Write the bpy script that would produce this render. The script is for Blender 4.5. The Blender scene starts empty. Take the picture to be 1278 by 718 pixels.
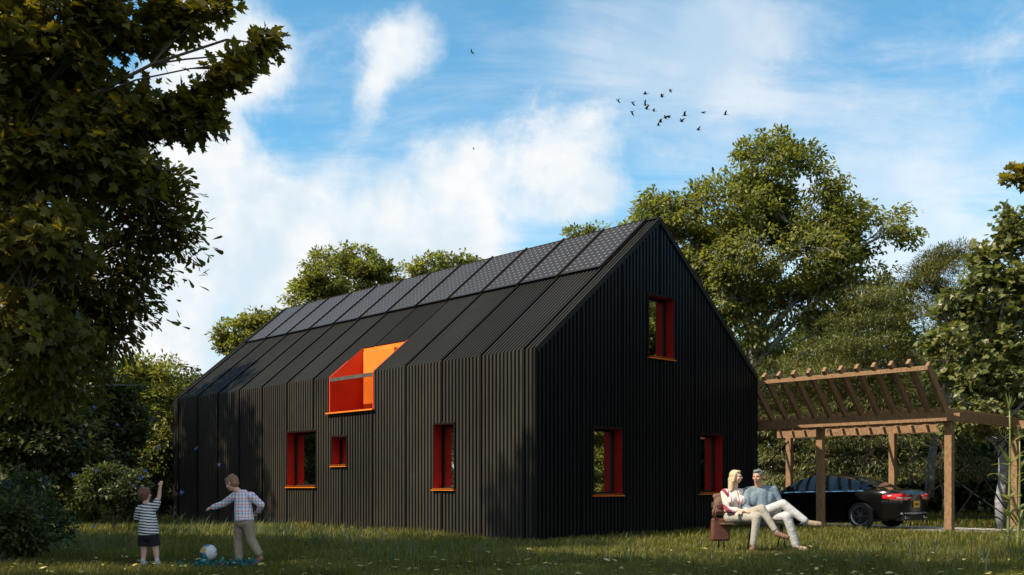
import bpy, bmesh, math, random
import numpy as np
from mathutils import Vector, Matrix, noise as mnoise

scene = bpy.context.scene
COL = scene.collection
R = math.radians
rng = np.random.default_rng(7)
random.seed(7)

# ------------------------------------------------------------------ helpers
FPX = 1258.0          # focal length in photo pixels
def at(u, v, Y):
    """world point that projects to photo pixel (u, v) at depth Y (camera at 0,0,1 looking +Y)"""
    return Vector(((u - 639.0) / FPX * Y, Y, 1.0 + (608.0 - v) / FPX * Y))

def tag(o, label=None, cat=None, group=None, kind=None):
    if label: o["label"] = label
    if cat: o["category"] = cat
    if group: o["group"] = group
    if kind: o["kind"] = kind
    return o

def empty(name, loc=(0, 0, 0), rz=0.0):
    o = bpy.data.objects.new(name, None)
    o.location = loc; o.rotation_euler = (0, 0, rz)
    o.empty_display_size = 0.2
    COL.objects.link(o)
    return o

def link(name, me, parent=None, loc=(0, 0, 0)):
    o = bpy.data.objects.new(name, me)
    o.location = loc
    COL.objects.link(o)
    if parent is not None: o.parent = parent
    return o

def smooth(me, on=True):
    me.polygons.foreach_set("use_smooth", [on] * len(me.polygons))

class MB:
    """collects faces with material slots, then builds one mesh object"""
    def __init__(self): self.v = []; self.f = []; self.m = []; self.s = []
    def face(self, pts, m=0, sm=False):
        i = len(self.v); self.v += [tuple(p) for p in pts]
        self.f.append(tuple(range(i, i + len(pts)))); self.m.append(m); self.s.append(sm)
    def box(self, c, size, m=0, rot=None, taper=1.0):
        c = Vector(c); sx, sy, sz = [a / 2 for a in size]
        P = []
        for z in (-1, 1):
            k = taper if z > 0 else 1.0
            for x, y in ((-1, -1), (1, -1), (1, 1), (-1, 1)):
                p = Vector((x * sx * k, y * sy * k, z * sz))
                if rot is not None: p = rot @ p
                P.append(c + p)
        self.hexa(P, m)
    def hexa(self, P, m=0):
        i = len(self.v); self.v += [tuple(p) for p in P]
        for q in ((3, 2, 1, 0), (4, 5, 6, 7), (0, 1, 5, 4), (1, 2, 6, 5), (2, 3, 7, 6), (3, 0, 4, 7)):
            self.f.append(tuple(i + k for k in q)); self.m.append(m); self.s.append(False)
    def beam(self, a, b, w, h, m=0, up=(0, 0, 1)):
        """rectangular bar from a to b, w across, h along 'up'"""
        a = Vector(a); b = Vector(b); d = (b - a).normalized(); up = Vector(up)
        s = d.cross(up)
        if s.length < 1e-4: s = d.cross(Vector((1, 0, 0)))
        s.normalize(); u = s.cross(d).normalized()
        P = []
        for e in (a, b):
            for x, y in ((-1, -1), (1, -1), (1, 1), (-1, 1)):
                P.append(e + s * (x * w / 2) + u * (y * h / 2))
        self.hexa(P, m)
    def tube(self, pts, rad, n=6, m=0, cap=True, sm=True):
        pts = [Vector(p) for p in pts]
        k = len(pts)
        if not hasattr(rad, "__len__"): rad = [rad] * k
        i0 = len(self.v)
        prev = None
        for j, p in enumerate(pts):
            d = (pts[min(j + 1, k - 1)] - pts[max(j - 1, 0)])
            if d.length < 1e-7: d = Vector((0, 0, 1))
            d.normalize()
            if prev is None:
                a = d.cross(Vector((0.31, 0.95, 0.02)))
                if a.length < 1e-3: a = d.cross(Vector((1, 0, 0)))
            else:
                a = prev - d * prev.dot(d)
            a.normalize(); prev = a
            b = d.cross(a)
            for q in range(n):
                t = 2 * math.pi * q / n
                self.v.append(tuple(p + (a * math.cos(t) + b * math.sin(t)) * rad[j]))
        for j in range(k - 1):
            for q in range(n):
                r = (q + 1) % n
                self.f.append((i0 + j * n + q, i0 + j * n + r, i0 + (j + 1) * n + r, i0 + (j + 1) * n + q))
                self.m.append(m); self.s.append(sm)
        if cap:
            self.f.append(tuple(i0 + q for q in reversed(range(n)))); self.m.append(m); self.s.append(False)
            self.f.append(tuple(i0 + (k - 1) * n + q for q in range(n))); self.m.append(m); self.s.append(False)
    def build(self, name, mats, parent=None, loc=(0, 0, 0), bevel=0.0):
        me = bpy.data.meshes.new(name)
        me.from_pydata(self.v, [], self.f)
        if not isinstance(mats, (list, tuple)): mats = [mats]
        for x in mats: me.materials.append(x)
        me.polygons.foreach_set("material_index", self.m)
        me.polygons.foreach_set("use_smooth", self.s)
        me.update()
        o = link(name, me, parent, loc)
        if bevel > 0:
            b = o.modifiers.new("bevel", "BEVEL"); b.width = bevel; b.segments = 2; b.limit_method = "ANGLE"
        return o

def big_mesh(name, V, F, mat, smooth_on=False):
    """fast mesh from numpy arrays: V (n,3), F (m,k) with one k"""
    me = bpy.data.meshes.new(name)
    n, (m, k) = len(V), F.shape
    me.vertices.add(n); me.vertices.foreach_set("co", np.ascontiguousarray(V, dtype=np.float32).ravel())
    me.loops.add(m * k); me.loops.foreach_set("vertex_index", np.ascontiguousarray(F, dtype=np.int32).ravel())
    me.polygons.add(m); me.polygons.foreach_set("loop_start", np.arange(0, m * k, k, dtype=np.int32))
    me.polygons.foreach_set("loop_total", np.full(m, k, dtype=np.int32))
    if smooth_on: me.polygons.foreach_set("use_smooth", np.ones(m, dtype=bool))
    me.update(calc_edges=True)
    for x in (mat if isinstance(mat, (list, tuple)) else [mat]): me.materials.append(x)
    return me

# ------------------------------------------------------------------ materials
def new_mat(name):
    m = bpy.data.materials.new(name); m.use_nodes = True
    nt = m.node_tree
    return m, nt, nt.nodes["Principled BSDF"], nt.nodes["Material Output"]

def pmat(name, a, b=None, rough=0.6, metal=0.0, spec=0.5, scale=6.0, stretch=(1, 1, 1), bump=0.0, bscale=None, rvar=0.1, coat=0.0, detail=6.0):
    """principled with colour a..b varied by fractal noise in object space"""
    m, nt, p, out = new_mat(name)
    p.inputs["Roughness"].default_value = rough
    p.inputs["Metallic"].default_value = metal
    p.inputs["Specular IOR Level"].default_value = spec
    p.inputs["Coat Weight"].default_value = coat
    p.inputs["Coat Roughness"].default_value = 0.04
    if b is None: b = tuple(x * 0.72 for x in a)
    tc = nt.nodes.new("ShaderNodeTexCoord"); mp = nt.nodes.new("ShaderNodeMapping")
    mp.inputs["Scale"].default_value = stretch
    nt.links.new(tc.outputs["Object"], mp.inputs["Vector"])
    nz = nt.nodes.new("ShaderNodeTexNoise"); nz.inputs["Scale"].default_value = scale; nz.inputs["Detail"].default_value = detail
    nz.inputs["Roughness"].default_value = 0.62
    nt.links.new(mp.outputs["Vector"], nz.inputs["Vector"])
    cr = nt.nodes.new("ShaderNodeValToRGB")
    cr.color_ramp.elements[0].position = 0.32; cr.color_ramp.elements[1].position = 0.68
    cr.color_ramp.elements[0].color = (*b, 1); cr.color_ramp.elements[1].color = (*a, 1)
    nt.links.new(nz.outputs["Fac"], cr.inputs["Fac"])
    nt.links.new(cr.outputs["Color"], p.inputs["Base Color"])
    if rvar:
        mr = nt.nodes.new("ShaderNodeMapRange"); mr.inputs["To Min"].default_value = max(0, rough - rvar); mr.inputs["To Max"].default_value = min(1, rough + rvar)
        nt.links.new(nz.outputs["Fac"], mr.inputs["Value"]); nt.links.new(mr.outputs["Result"], p.inputs["Roughness"])
    if bump:
        n2 = nt.nodes.new("ShaderNodeTexNoise"); n2.inputs["Scale"].default_value = bscale or scale * 4; n2.inputs["Detail"].default_value = 5
        nt.links.new(mp.outputs["Vector"], n2.inputs["Vector"])
        bp = nt.nodes.new("ShaderNodeBump"); bp.inputs["Strength"].default_value = bump; bp.inputs["Distance"].default_value = 0.02
        nt.links.new(n2.outputs["Fac"], bp.inputs["Height"]); nt.links.new(bp.outputs["Normal"], p.inputs["Normal"])
    return m

def leaf_mat(name, cols, trans=0.35, rough=0.45, tcol=None, spec=0.35):
    """leaf: colour varies leaf by leaf and in larger patches of the crown, light passes through"""
    m, nt, p, out = new_mat(name)
    g = nt.nodes.new("ShaderNodeNewGeometry")
    tc = nt.nodes.new("ShaderNodeTexCoord")
    nz = nt.nodes.new("ShaderNodeTexNoise"); nz.inputs["Scale"].default_value = 0.7; nz.inputs["Detail"].default_value = 3
    nt.links.new(tc.outputs["Object"], nz.inputs["Vector"])
    mx = nt.nodes.new("ShaderNodeMath"); mx.operation = "MULTIPLY_ADD"
    mx.inputs[1].default_value = 0.62
    nt.links.new(g.outputs["Random Per Island"], mx.inputs[0])
    sc = nt.nodes.new("ShaderNodeMath"); sc.operation = "MULTIPLY_ADD"; sc.inputs[1].default_value = 0.9; sc.inputs[2].default_value = -0.26
    nt.links.new(nz.outputs["Fac"], sc.inputs[0]); nt.links.new(sc.outputs[0], mx.inputs[2])
    cr = nt.nodes.new("ShaderNodeValToRGB")
    e = cr.color_ramp.elements
    while len(e) < len(cols): e.new(0.5)
    for i, c in enumerate(cols):
        e[i].position = i / (len(cols) - 1); e[i].color = (*c, 1)
    nt.links.new(mx.outputs[0], cr.inputs["Fac"])
    nt.links.new(cr.outputs["Color"], p.inputs["Base Color"])
    p.inputs["Roughness"].default_value = rough; p.inputs["Specular IOR Level"].default_value = spec
    tr = nt.nodes.new("ShaderNodeBsdfTranslucent")
    hs = nt.nodes.new("ShaderNodeMix"); hs.data_type = "RGBA"; hs.blend_type = "MULTIPLY"; hs.inputs["Factor"].default_value = 1.0
    nt.links.new(cr.outputs["Color"], hs.inputs[6]); hs.inputs[7].default_value = (*(tcol or (1.9, 1.9, 0.7)), 1)
    nt.links.new(hs.outputs[2], tr.inputs["Color"])
    ms = nt.nodes.new("ShaderNodeMixShader"); ms.inputs[0].default_value = trans
    nt.links.new(p.outputs[0], ms.inputs[1]); nt.links.new(tr.outputs[0], ms.inputs[2])
    nt.links.new(ms.outputs[0], out.inputs["Surface"])
    return m

M = {}
M["bark"] = pmat("bark", (0.13, 0.105, 0.08), (0.05, 0.04, 0.032), rough=0.9, spec=0.2, scale=7, stretch=(3, 3, 0.6), bump=0.6, bscale=18)
M["pale_bark"] = pmat("pale_bark", (0.34, 0.35, 0.37), (0.13, 0.13, 0.14), rough=0.85, spec=0.2, scale=4, stretch=(1, 1, 3.0), bump=0.4, bscale=14)
M["wood"] = pmat("carport_timber", (0.29, 0.175, 0.095), (0.15, 0.085, 0.045), rough=0.66, spec=0.25, scale=5, stretch=(5, 5, 2), bump=0.15, bscale=40)
M["clad"] = None

# ------------------------------------------------------------------ camera
cam = bpy.data.cameras.new("camera"); co = bpy.data.objects.new("camera", cam); COL.objects.link(co)
co.location = (0, 0, 1.0); co.rotation_euler = (R(90), 0, 0)
cam.sensor_width = 36; cam.lens = 36 * FPX / 1278.0
cam.shift_y = (608 - 359) / 1278.0
cam.clip_start = 0.1; cam.clip_end = 3000
scene.camera = co

# ------------------------------------------------------------------ light
SUN_EL = R(46)
sun_h = Vector((-0.905, -0.425, 0)).normalized()
sun_dir = Vector((sun_h.x * math.cos(SUN_EL), sun_h.y * math.cos(SUN_EL), math.sin(SUN_EL)))
sl = bpy.data.lights.new("sun", "SUN"); so = bpy.data.objects.new("sun", sl); COL.objects.link(so)
sl.energy = 4.9; sl.angle = R(0.53); sl.color = (1.0, 0.86, 0.66)
so.rotation_euler = (-sun_dir).to_track_quat("-Z", "Y").to_euler(); so.location = (-20, -10, 30)

w = bpy.data.worlds.new("World"); scene.world = w; w.use_nodes = True
nt = w.node_tree; nt.nodes.clear()
N = nt.nodes.new; Lk = nt.links.new
out = N("ShaderNodeOutputWorld"); bg = N("ShaderNodeBackground"); Lk(bg.outputs[0], out.inputs[0])
SKY_STRENGTH = 0.105
bg.inputs["Strength"].default_value = SKY_STRENGTH
sky = N("ShaderNodeTexSky"); sky.sky_type = "NISHITA"; sky.sun_disc = False
sky.sun_elevation = SUN_EL; sky.sun_rotation = math.atan2(sun_h.x, sun_h.y)
sky.air_density = 1.0; sky.dust_density = 0.6; sky.ozone_density = 1.6
tc = N("ShaderNodeTexCoord")
def math_n(op, a, b=None, c=None, clamp=False):
    n = N("ShaderNodeMath"); n.operation = op; n.use_clamp = clamp
    for i, x in enumerate((a, b, c)):
        if x is None: continue
        if isinstance(x, (int, float)): n.inputs[i].default_value = x
        else: Lk(x, n.inputs[i])
    return n.outputs[0]
def smoothstep(x, lo, hi, a=0.0, b=1.0):
    n = N("ShaderNodeMapRange"); n.interpolation_type = "SMOOTHSTEP"
    n.inputs[1].default_value = lo; n.inputs[2].default_value = hi; n.inputs[3].default_value = a; n.inputs[4].default_value = b
    Lk(x, n.inputs[0]); return n.outputs[0]
D = tc.outputs["Generated"]
sep = N("ShaderNodeSeparateXYZ"); Lk(D, sep.inputs[0])
den = math_n("ADD", math_n("MAXIMUM", sep.outputs[2], 0.0), 0.16)
cmb = N("ShaderNodeCombineXYZ")
Lk(math_n("DIVIDE", sep.outputs[0], den), cmb.inputs[0]); Lk(math_n("DIVIDE", sep.outputs[1], den), cmb.inputs[1])
def noise_n(vec, scale, detail, rough=0.6, dist=0.0):
    n = N("ShaderNodeTexNoise"); n.inputs["Scale"].default_value = scale; n.inputs["Detail"].default_value = detail
    n.inputs["Roughness"].default_value = rough; n.inputs["Distortion"].default_value = dist
    Lk(vec, n.inputs["Vector"]); return n.outputs["Fac"]
mpw = N("ShaderNodeMapping"); mpw.inputs["Rotation"].default_value = (0, 0, R(25)); mpw.inputs["Scale"].default_value = (0.5, 1.25, 1); mpw.inputs["Location"].default_value = (3.1, 1.7, 0)
Lk(cmb.outputs[0], mpw.inputs[0])
n_wisp = noise_n(mpw.outputs[0], 2.3, 12, 0.66, 0.7)
n_puff = noise_n(D, 8.0, 13, 0.60, 0.35)
def blob(u, v, r_deg, wgt, soft=0.0):
    d = Vector(((u - 639) / FPX, 1.0, (608 - v) / FPX)).normalized()
    n = N("ShaderNodeVectorMath"); n.operation = "DOT_PRODUCT"; Lk(D, n.inputs[0]); n.inputs[1].default_value = d
    return smoothstep(n.outputs["Value"], math.cos(R(r_deg)), math.cos(R(soft)), 0.0, wgt)
def total(xs):
    s = xs[0]
    for x in xs[1:]: s = math_n("ADD", s, x)
    return s
# puffs: two small ones high up, the bank behind the roof, the bright mass low on the left
warp = N("ShaderNodeTexNoise"); warp.inputs["Scale"].default_value = 5.0; warp.inputs["Detail"].default_value = 6; warp.inputs["Roughness"].default_value = 0.6
Lk(D, warp.inputs["Vector"])
ws = N("ShaderNodeVectorMath"); ws.operation = "SUBTRACT"; Lk(warp.outputs["Color"], ws.inputs[0]); ws.inputs[1].default_value = (0.5, 0.5, 0.5)
wk = N("ShaderNodeVectorMath"); wk.operation = "SCALE"; Lk(ws.outputs[0], wk.inputs[0]); wk.inputs["Scale"].default_value = 0.13
wd_ = N("ShaderNodeVectorMath"); wd_.operation = "ADD"; Lk(D, wd_.inputs[0]); Lk(wk.outputs[0], wd_.inputs[1])
DW = wd_.outputs[0]
def blob(u, v, r_deg, wgt, soft=0.0):
    d = Vector(((u - 639) / FPX, 1.0, (608 - v) / FPX)).normalized()
    n = N("ShaderNodeVectorMath"); n.operation = "DISTANCE"; Lk(DW, n.inputs[0]); n.inputs[1].default_value = d
    return smoothstep(n.outputs["Value"], 0.0, math.radians(r_deg), wgt, 0.0)
puffs = total([blob(505, 40, 3.1, 0.44), blob(470, 75, 2.9, 0.40), blob(450, 118, 2.4, 0.25),
               blob(262, 48, 4.6, 0.58), blob(215, 105, 4.6, 0.5), blob(210, 220, 5.5, 0.55), blob(285, 275, 6, 0.40), blob(420, 290, 6.5, 0.32), blob(570, 255, 6, 0.36),
               blob(690, 195, 5.0, 0.48), blob(740, 215, 5.2, 0.36), blob(150, 360, 10, 0.5), blob(300, 400, 9, 0.42), blob(480, 320, 9, 0.40)])
n_det = noise_n(DW, 23.0, 10, 0.65, 0.6)
dens1 = smoothstep(math_n("ADD", math_n("ADD", math_n("MULTIPLY", n_puff, 1.25), math_n("MULTIPLY", n_det, 0.35)), puffs), 0.86, 1.36)
wisps = total([blob(1010, 240, 13, 0.15), blob(1180, 230, 10, 0.10), blob(860, 70, 9, 0.30), blob(930, 75, 4, 0.12), blob(700, 60, 9, 0.05), blob(1120, 330, 11, 0.26), blob(560, 330, 16, 0.16), blob(950, 50, 5, 0.08), blob(390, 200, 8, 0.1)])
dens2 = smoothstep(math_n("ADD", n_wisp, wisps), 0.46, 0.92, 0.0, 0.66)
lowh = smoothstep(sep.outputs[2], 0.0, 0.34, 0.62, 0.0)
inv = math_n("MULTIPLY", math_n("MULTIPLY", math_n("SUBTRACT", 1.0, dens1), math_n("SUBTRACT", 1.0, dens2)), math_n("SUBTRACT", 1.0, lowh))
dens = math_n("MAXIMUM", math_n("SUBTRACT", 1.0, inv), smoothstep(math_n("ADD", sep.outputs[1], math_n("MULTIPLY", n_wisp, 0.8)), 0.05, 0.55, 0.85, 0.0))   # unseen bright cloud added behind the camera for fill light
n_sh = noise_n(D, 11.0, 6, 0.55)
cc = N("ShaderNodeMix"); cc.data_type = "RGBA"
Lk(smoothstep(n_sh, 0.35, 0.65), cc.inputs["Factor"])
EXPOSURE = 0.68
k = 1.0 / SKY_STRENGTH / 2 ** EXPOSURE
cc.inputs[6].default_value = (0.70 * k, 0.83 * k, 0.93 * k, 1); cc.inputs[7].default_value = (1.0 * k, 1.0 * k, 1.0 * k, 1)
tint = N("ShaderNodeMix"); tint.data_type = "RGBA"; tint.blend_type = "MULTIPLY"; tint.inputs["Factor"].default_value = 1
Lk(sky.outputs[0], tint.inputs[6]); tint.inputs[7].default_value = (0.66, 1.22, 1.26, 1)
mxs = N("ShaderNodeMix"); mxs.data_type = "RGBA"
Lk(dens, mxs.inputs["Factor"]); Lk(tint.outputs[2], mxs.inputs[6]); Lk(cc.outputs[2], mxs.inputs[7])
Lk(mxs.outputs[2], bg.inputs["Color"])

vs = scene.view_settings; vs.view_transform = "Standard"; vs.look = "None"; vs.exposure = EXPOSURE; vs.gamma = 1.0; vs.use_curve_mapping = False
cy = scene.cycles
cy.max_bounces = 6; cy.diffuse_bounces = 3; cy.glossy_bounces = 3; cy.transmission_bounces = 4; cy.transparent_max_bounces = 12
cy.use_denoising = True
try: cy.denoiser = "OPENIMAGEDENOISE"
except Exception: pass
cy.sample_clamp_indirect = 4.0
# ================================================================== ground
dR = Vector((1343, 1258, 0)).normalized(); dL = Vector((-1178, 1258, 0)); dL = Vector((-dR.y, dR.x, 0))
P0 = Vector((0.453, 19.66, 0))
HROT = math.atan2(dR.y, dR.x)
def house_rl(x, y):
    a = x - P0.x; b = y - P0.y
    return a * dR.x + b * dR.y, a * dL.x + b * dL.y
def H(r, l, z=0.0):
    return Vector((P0.x + dR.x * r + dL.x * l, P0.y + dR.y * r + dL.y * l, z))

_ph = [(0.31, 0.22, 0.4, 0.035), (-0.21, 0.47, 1.9, 0.028), (0.83, -0.35, 3.3, 0.018), (0.55, 0.9, 0.2, 0.014), (1.7, 0.6, 5.1, 0.008)]
def gz_np(x, y):
    z = np.zeros_like(x)
    for a, b, c, A in _ph: z = z + A * np.sin(a * x + b * y + c)
    r = (x - P0.x) * dR.x + (y - P0.y) * dR.y; l = (x - P0.x) * dL.x + (y - P0.y) * dL.y
    q = np.clip(np.minimum(np.minimum(r - 8.2, 13.6 - r), np.minimum(l + 6.2, 30 - l)) / 1.0 + 0.5, 0, 1)   # level under the drive
    far = np.clip((np.hypot(x, y - 20) - 40) / 40, 0, 1)
    boys = np.exp(-((x + 4.1) ** 2 + (y - 12.9) ** 2) / 3.0)      # trodden level where the boys play
    return z * (1 - q) * (1 - far) * (1 - boys) - 0.10 * q - 0.03 * boys
def gz(x, y): return float(gz_np(np.array([x]), np.array([y]))[0])

M["soil"] = pmat("lawn_soil", (0.055, 0.060, 0.018), (0.020, 0.022, 0.009), rough=0.95, spec=0.1, scale=1.3, bump=0.9, bscale=14)
def ground():
    ax = np.concatenate([np.linspace(-700, -32, 14), np.linspace(-30, 30, 121), np.linspace(32, 700, 14)])
    ay = np.concatenate([np.linspace(-700, -6, 12), np.linspace(-5, 55, 121), np.linspace(58, 900, 16)])
    X, Y = np.meshgrid(ax, ay); Z = gz_np(X, Y)
    V = np.stack([X, Y, Z], -1).reshape(-1, 3)
    nx, ny = len(ax), len(ay)
    i = np.arange(ny - 1)[:, None] * nx + np.arange(nx - 1)[None, :]
    F = np.stack([i, i + 1, i + nx + 1, i + nx], -1).reshape(-1, 4)
    o = link("ground", big_mesh("ground", V, F, M["soil"], True))
    tag(o, "uneven lawn soil under the grass", "ground", kind="structure")
ground()

# driveway: pale concrete strip under the carport
M["concrete"] = pmat("concrete", (0.42, 0.40, 0.37), (0.27, 0.26, 0.25), rough=0.85, spec=0.25, scale=2.2, bump=0.35, bscale=60)
mb = MB()
a, b, c, d = [H(*q, 0) for q in ((9.25, -4.7), (12.55, -4.7), (12.55, 26), (9.25, 26))]
for seg in range(6):
    l0 = -4.7 + seg * 5.1; l1 = l0 + 5.085
    P = [H(9.25, l0, -0.19), H(12.55, l0, -0.19), H(12.55, l1, -0.19), H(9.25, l1, -0.19)]
    mb.hexa(P + [p + Vector((0, 0, 0.14)) for p in P])
tag(mb.build("driveway", M["concrete"], bevel=0.01), "pale concrete driveway strip under the timber carport", "driveway", kind="structure")

# ------------------------------------------------------------------ grass
M["grass"] = leaf_mat("grass_blade", [(0.030, 0.040, 0.012), (0.076, 0.084, 0.016), (0.155, 0.150, 0.026), (0.26, 0.23, 0.06)], trans=0.4, rough=0.5, tcol=(1.7, 1.6, 0.5))
M["tall_grass"] = leaf_mat("tall_grass_blade", [(0.035, 0.065, 0.04), (0.07, 0.11, 0.065), (0.14, 0.17, 0.09)], trans=0.35, rough=0.5, tcol=(1.4, 1.5, 0.6))

def blades(name, X, Y, h, wd, lean, mat, seed, keep=True):
    r = np.random.default_rng(seed)
    n = len(X)
    Z = gz_np(X, Y) - 0.01
    yaw = r.uniform(0, 2 * np.pi, n)
    dx, dy = np.cos(yaw), np.sin(yaw)                 # bending direction
    sx, sy = -dy, dx                                   # width direction
    b = lean * h * r.uniform(0.2, 1.3, n)
    base = np.stack([X, Y, Z], -1)
    V = np.zeros((n, 5, 3))
    def P(t_h, t_b, wv, sgn):
        return base + np.stack([dx * b * t_b + sx * wv * sgn, dy * b * t_b + sy * wv * sgn, h * t_h], -1)
    V[:, 0] = P(0, 0, wd / 2, -1); V[:, 1] = P(0, 0, wd / 2, 1)
    V[:, 2] = P(0.58, 0.3, wd * 0.42, -1); V[:, 3] = P(0.58, 0.3, wd * 0.42, 1)
    V[:, 4] = P(0.95, 1.0, 0, 1)
    T = np.array([[0, 1, 2], [1, 3, 2], [2, 3, 4]])
    F = (np.arange(n)[:, None, None] * 5 + T[None]).reshape(-1, 3)
    return big_mesh(name, V.reshape(-1, 3), F, mat)

def lawn_points(n, y0, y1, seed, side=0.60, pad=2.0):
    r = np.random.default_rng(seed)
    t = r.uniform(0, 1, n)
    Y = 1.0 / (1.0 / y0 + t * (1.0 / y1 - 1.0 / y0))   # denser nearby
    X = r.uniform(-1, 1, n) * (side * Y + pad)
    rr = (X - P0.x) * dR.x + (Y - P0.y) * dR.y; ll = (X - P0.x) * dL.x + (Y - P0.y) * dL.y
    in_house = (rr > -0.02) & (rr < 7.62) & (ll > -0.02) & (ll < 16.05)
    in_drive = (rr > 9.22) & (rr < 12.58) & (ll > -4.73)
    behind = (rr > 0.5) & (rr < 7) & (ll > 15)
    k = ~(in_house | in_drive | behind)
    return X[k], Y[k], r
X, Y, r = lawn_points(330000, 9.0, 52.0, 11)
cl = 0.5 + 0.5 * np.sin(0.9 * X + 1.3 * np.sin(0.7 * Y)) * np.sin(0.8 * Y + np.cos(1.1 * X))
fine = 0.5 + 0.5 * np.sin(3.1 * X + 2.0 * np.sin(2.3 * Y)) * np.sin(2.9 * Y + 1.7 * np.cos(2.2 * X))
h = (0.07 + 0.07 * cl + 0.05 * fine) * r.uniform(0.5, 1.25, len(X))
for fx_, fy_, fr_ in ((-4.75, 12.8, 0.55), (-4.55, 12.8, 0.55), (-3.6, 12.6, 0.55), (-3.3, 12.7, 0.5), (-4.1, 13.2, 0.4), (3.65, 15.1, 0.5), (4.35, 15.1, 0.55), (3.8, 15.9, 0.8)):
    h = h * (1 - 0.62 * np.exp(-((X - fx_) ** 2 + (Y - fy_) ** 2) / (fr_ * fr_)))      # worn under the feet
wd = np.clip(0.0005 * Y, 0.005, 0.014) * r.uniform(0.8, 1.4, len(X))
go = link("grass", blades("grass", X, Y, h, wd, 0.75, M["grass"], 3))
tag(go, "green and straw tinted lawn grass around the black house", "grass", kind="stuff")

# tall grass stems, densest in the left foreground
pts = []
rr_ = random.Random(5)
for (u, v, n, s) in ((395, 680, 150, 0.5), (350, 668, 100, 0.4), (430, 668, 70, 0.5), (230, 668, 70, 0.6), (110, 685, 120, 0.6), (60, 690, 160, 0.8), (300, 668, 60, 0.5),
                     (215, 668, 60, 0.6), (520, 700, 60, 0.6), (700, 705, 40, 1.0), (1080, 708, 40, 1.0), (1225, 695, 60, 0.7), (1150, 708, 50, 0.9), (20, 670, 120, 0.7), (470, 705, 60, 0.6)):
    Yd = FPX / (v - 608)
    for _ in range(n):
        pts.append(((u - 639) / FPX * Yd + rr_.gauss(0, s), Yd + rr_.gauss(0, s)))
A = np.array(pts)
r = np.random.default_rng(9)
tg = link("tall_grass", blades("tall_grass", A[:, 0], A[:, 1], r.uniform(0.22, 0.5, len(A)), r.uniform(0.006, 0.012, len(A)), 0.7, M["tall_grass"], 4))
tag(tg, "long blue-green grass stems standing out of the foreground lawn", "grass", kind="stuff")

# fallen leaves, yellow flecks lying in the foreground grass
M["dead_leaf"] = leaf_mat("dead_leaf", [(0.30, 0.20, 0.06), (0.55, 0.43, 0.16), (0.66, 0.56, 0.28)], trans=0.2, rough=0.6)
def fallen():
    r = np.random.default_rng(21)
    n = 950
    Yd = r.uniform(9.5, 15.0, n); Xd = r.uniform(-1, 1, n) * (0.55 * Yd)
    k = (r.uniform(0, 1, n) < np.clip(1.25 - (Yd - 9.5) / 5.5, 0, 1)) & ((r.uniform(0, 1, n) < 0.55) | (Xd > -2.5))
    Xd, Yd = Xd[k], Yd[k]; n = len(Xd)
    Zd = gz_np(Xd, Yd) + r.uniform(0.03, 0.12, n)
    ang = r.uniform(0, 2 * np.pi, n); s = r.uniform(0.024, 0.052, n)
    a = np.stack([np.cos(ang), np.sin(ang), r.normal(0, 0.2, n)], -1)
    b = np.stack([-np.sin(ang), np.cos(ang), r.normal(0, 0.2, n)], -1)
    tp = np.array([(-1, 0, 0), (-0.35, 0.42, 0.1), (0.3, 0.36, 0.08), (1, 0, 0), (0.3, -0.36, 0.1), (-0.35, -0.42, 0.05)])
    c = np.stack([Xd, Yd, Zd], -1)
    V = c[:, None, :] + s[:, None, None] * (tp[None, :, 0:1] * a[:, None] + tp[None, :, 1:2] * b[:, None] + tp[None, :, 2:3] * np.array([0, 0, 1.0]))
    T = np.array([[0, 1, 2, 3], [0, 3, 4, 5]])
    F = (np.arange(n)[:, None, None] * 6 + T[None]).reshape(-1, 4)
    o = link("fallen_leaves", big_mesh("fallen_leaves", V.reshape(-1, 3), F, M["dead_leaf"]))
    tag(o, "pale yellow fallen leaves scattered in the foreground grass", "leaves", kind="stuff")
fallen()

# ================================================================== house
WID, LEN, EAVE, APEX = 7.6, 16.0, 3.69, 6.89
ALPHA = math.atan2(APEX - EAVE, WID / 2); SLOPE = math.hypot(APEX - EAVE, WID / 2)
ca, sa = math.cos(ALPHA), math.sin(ALPHA)

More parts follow.
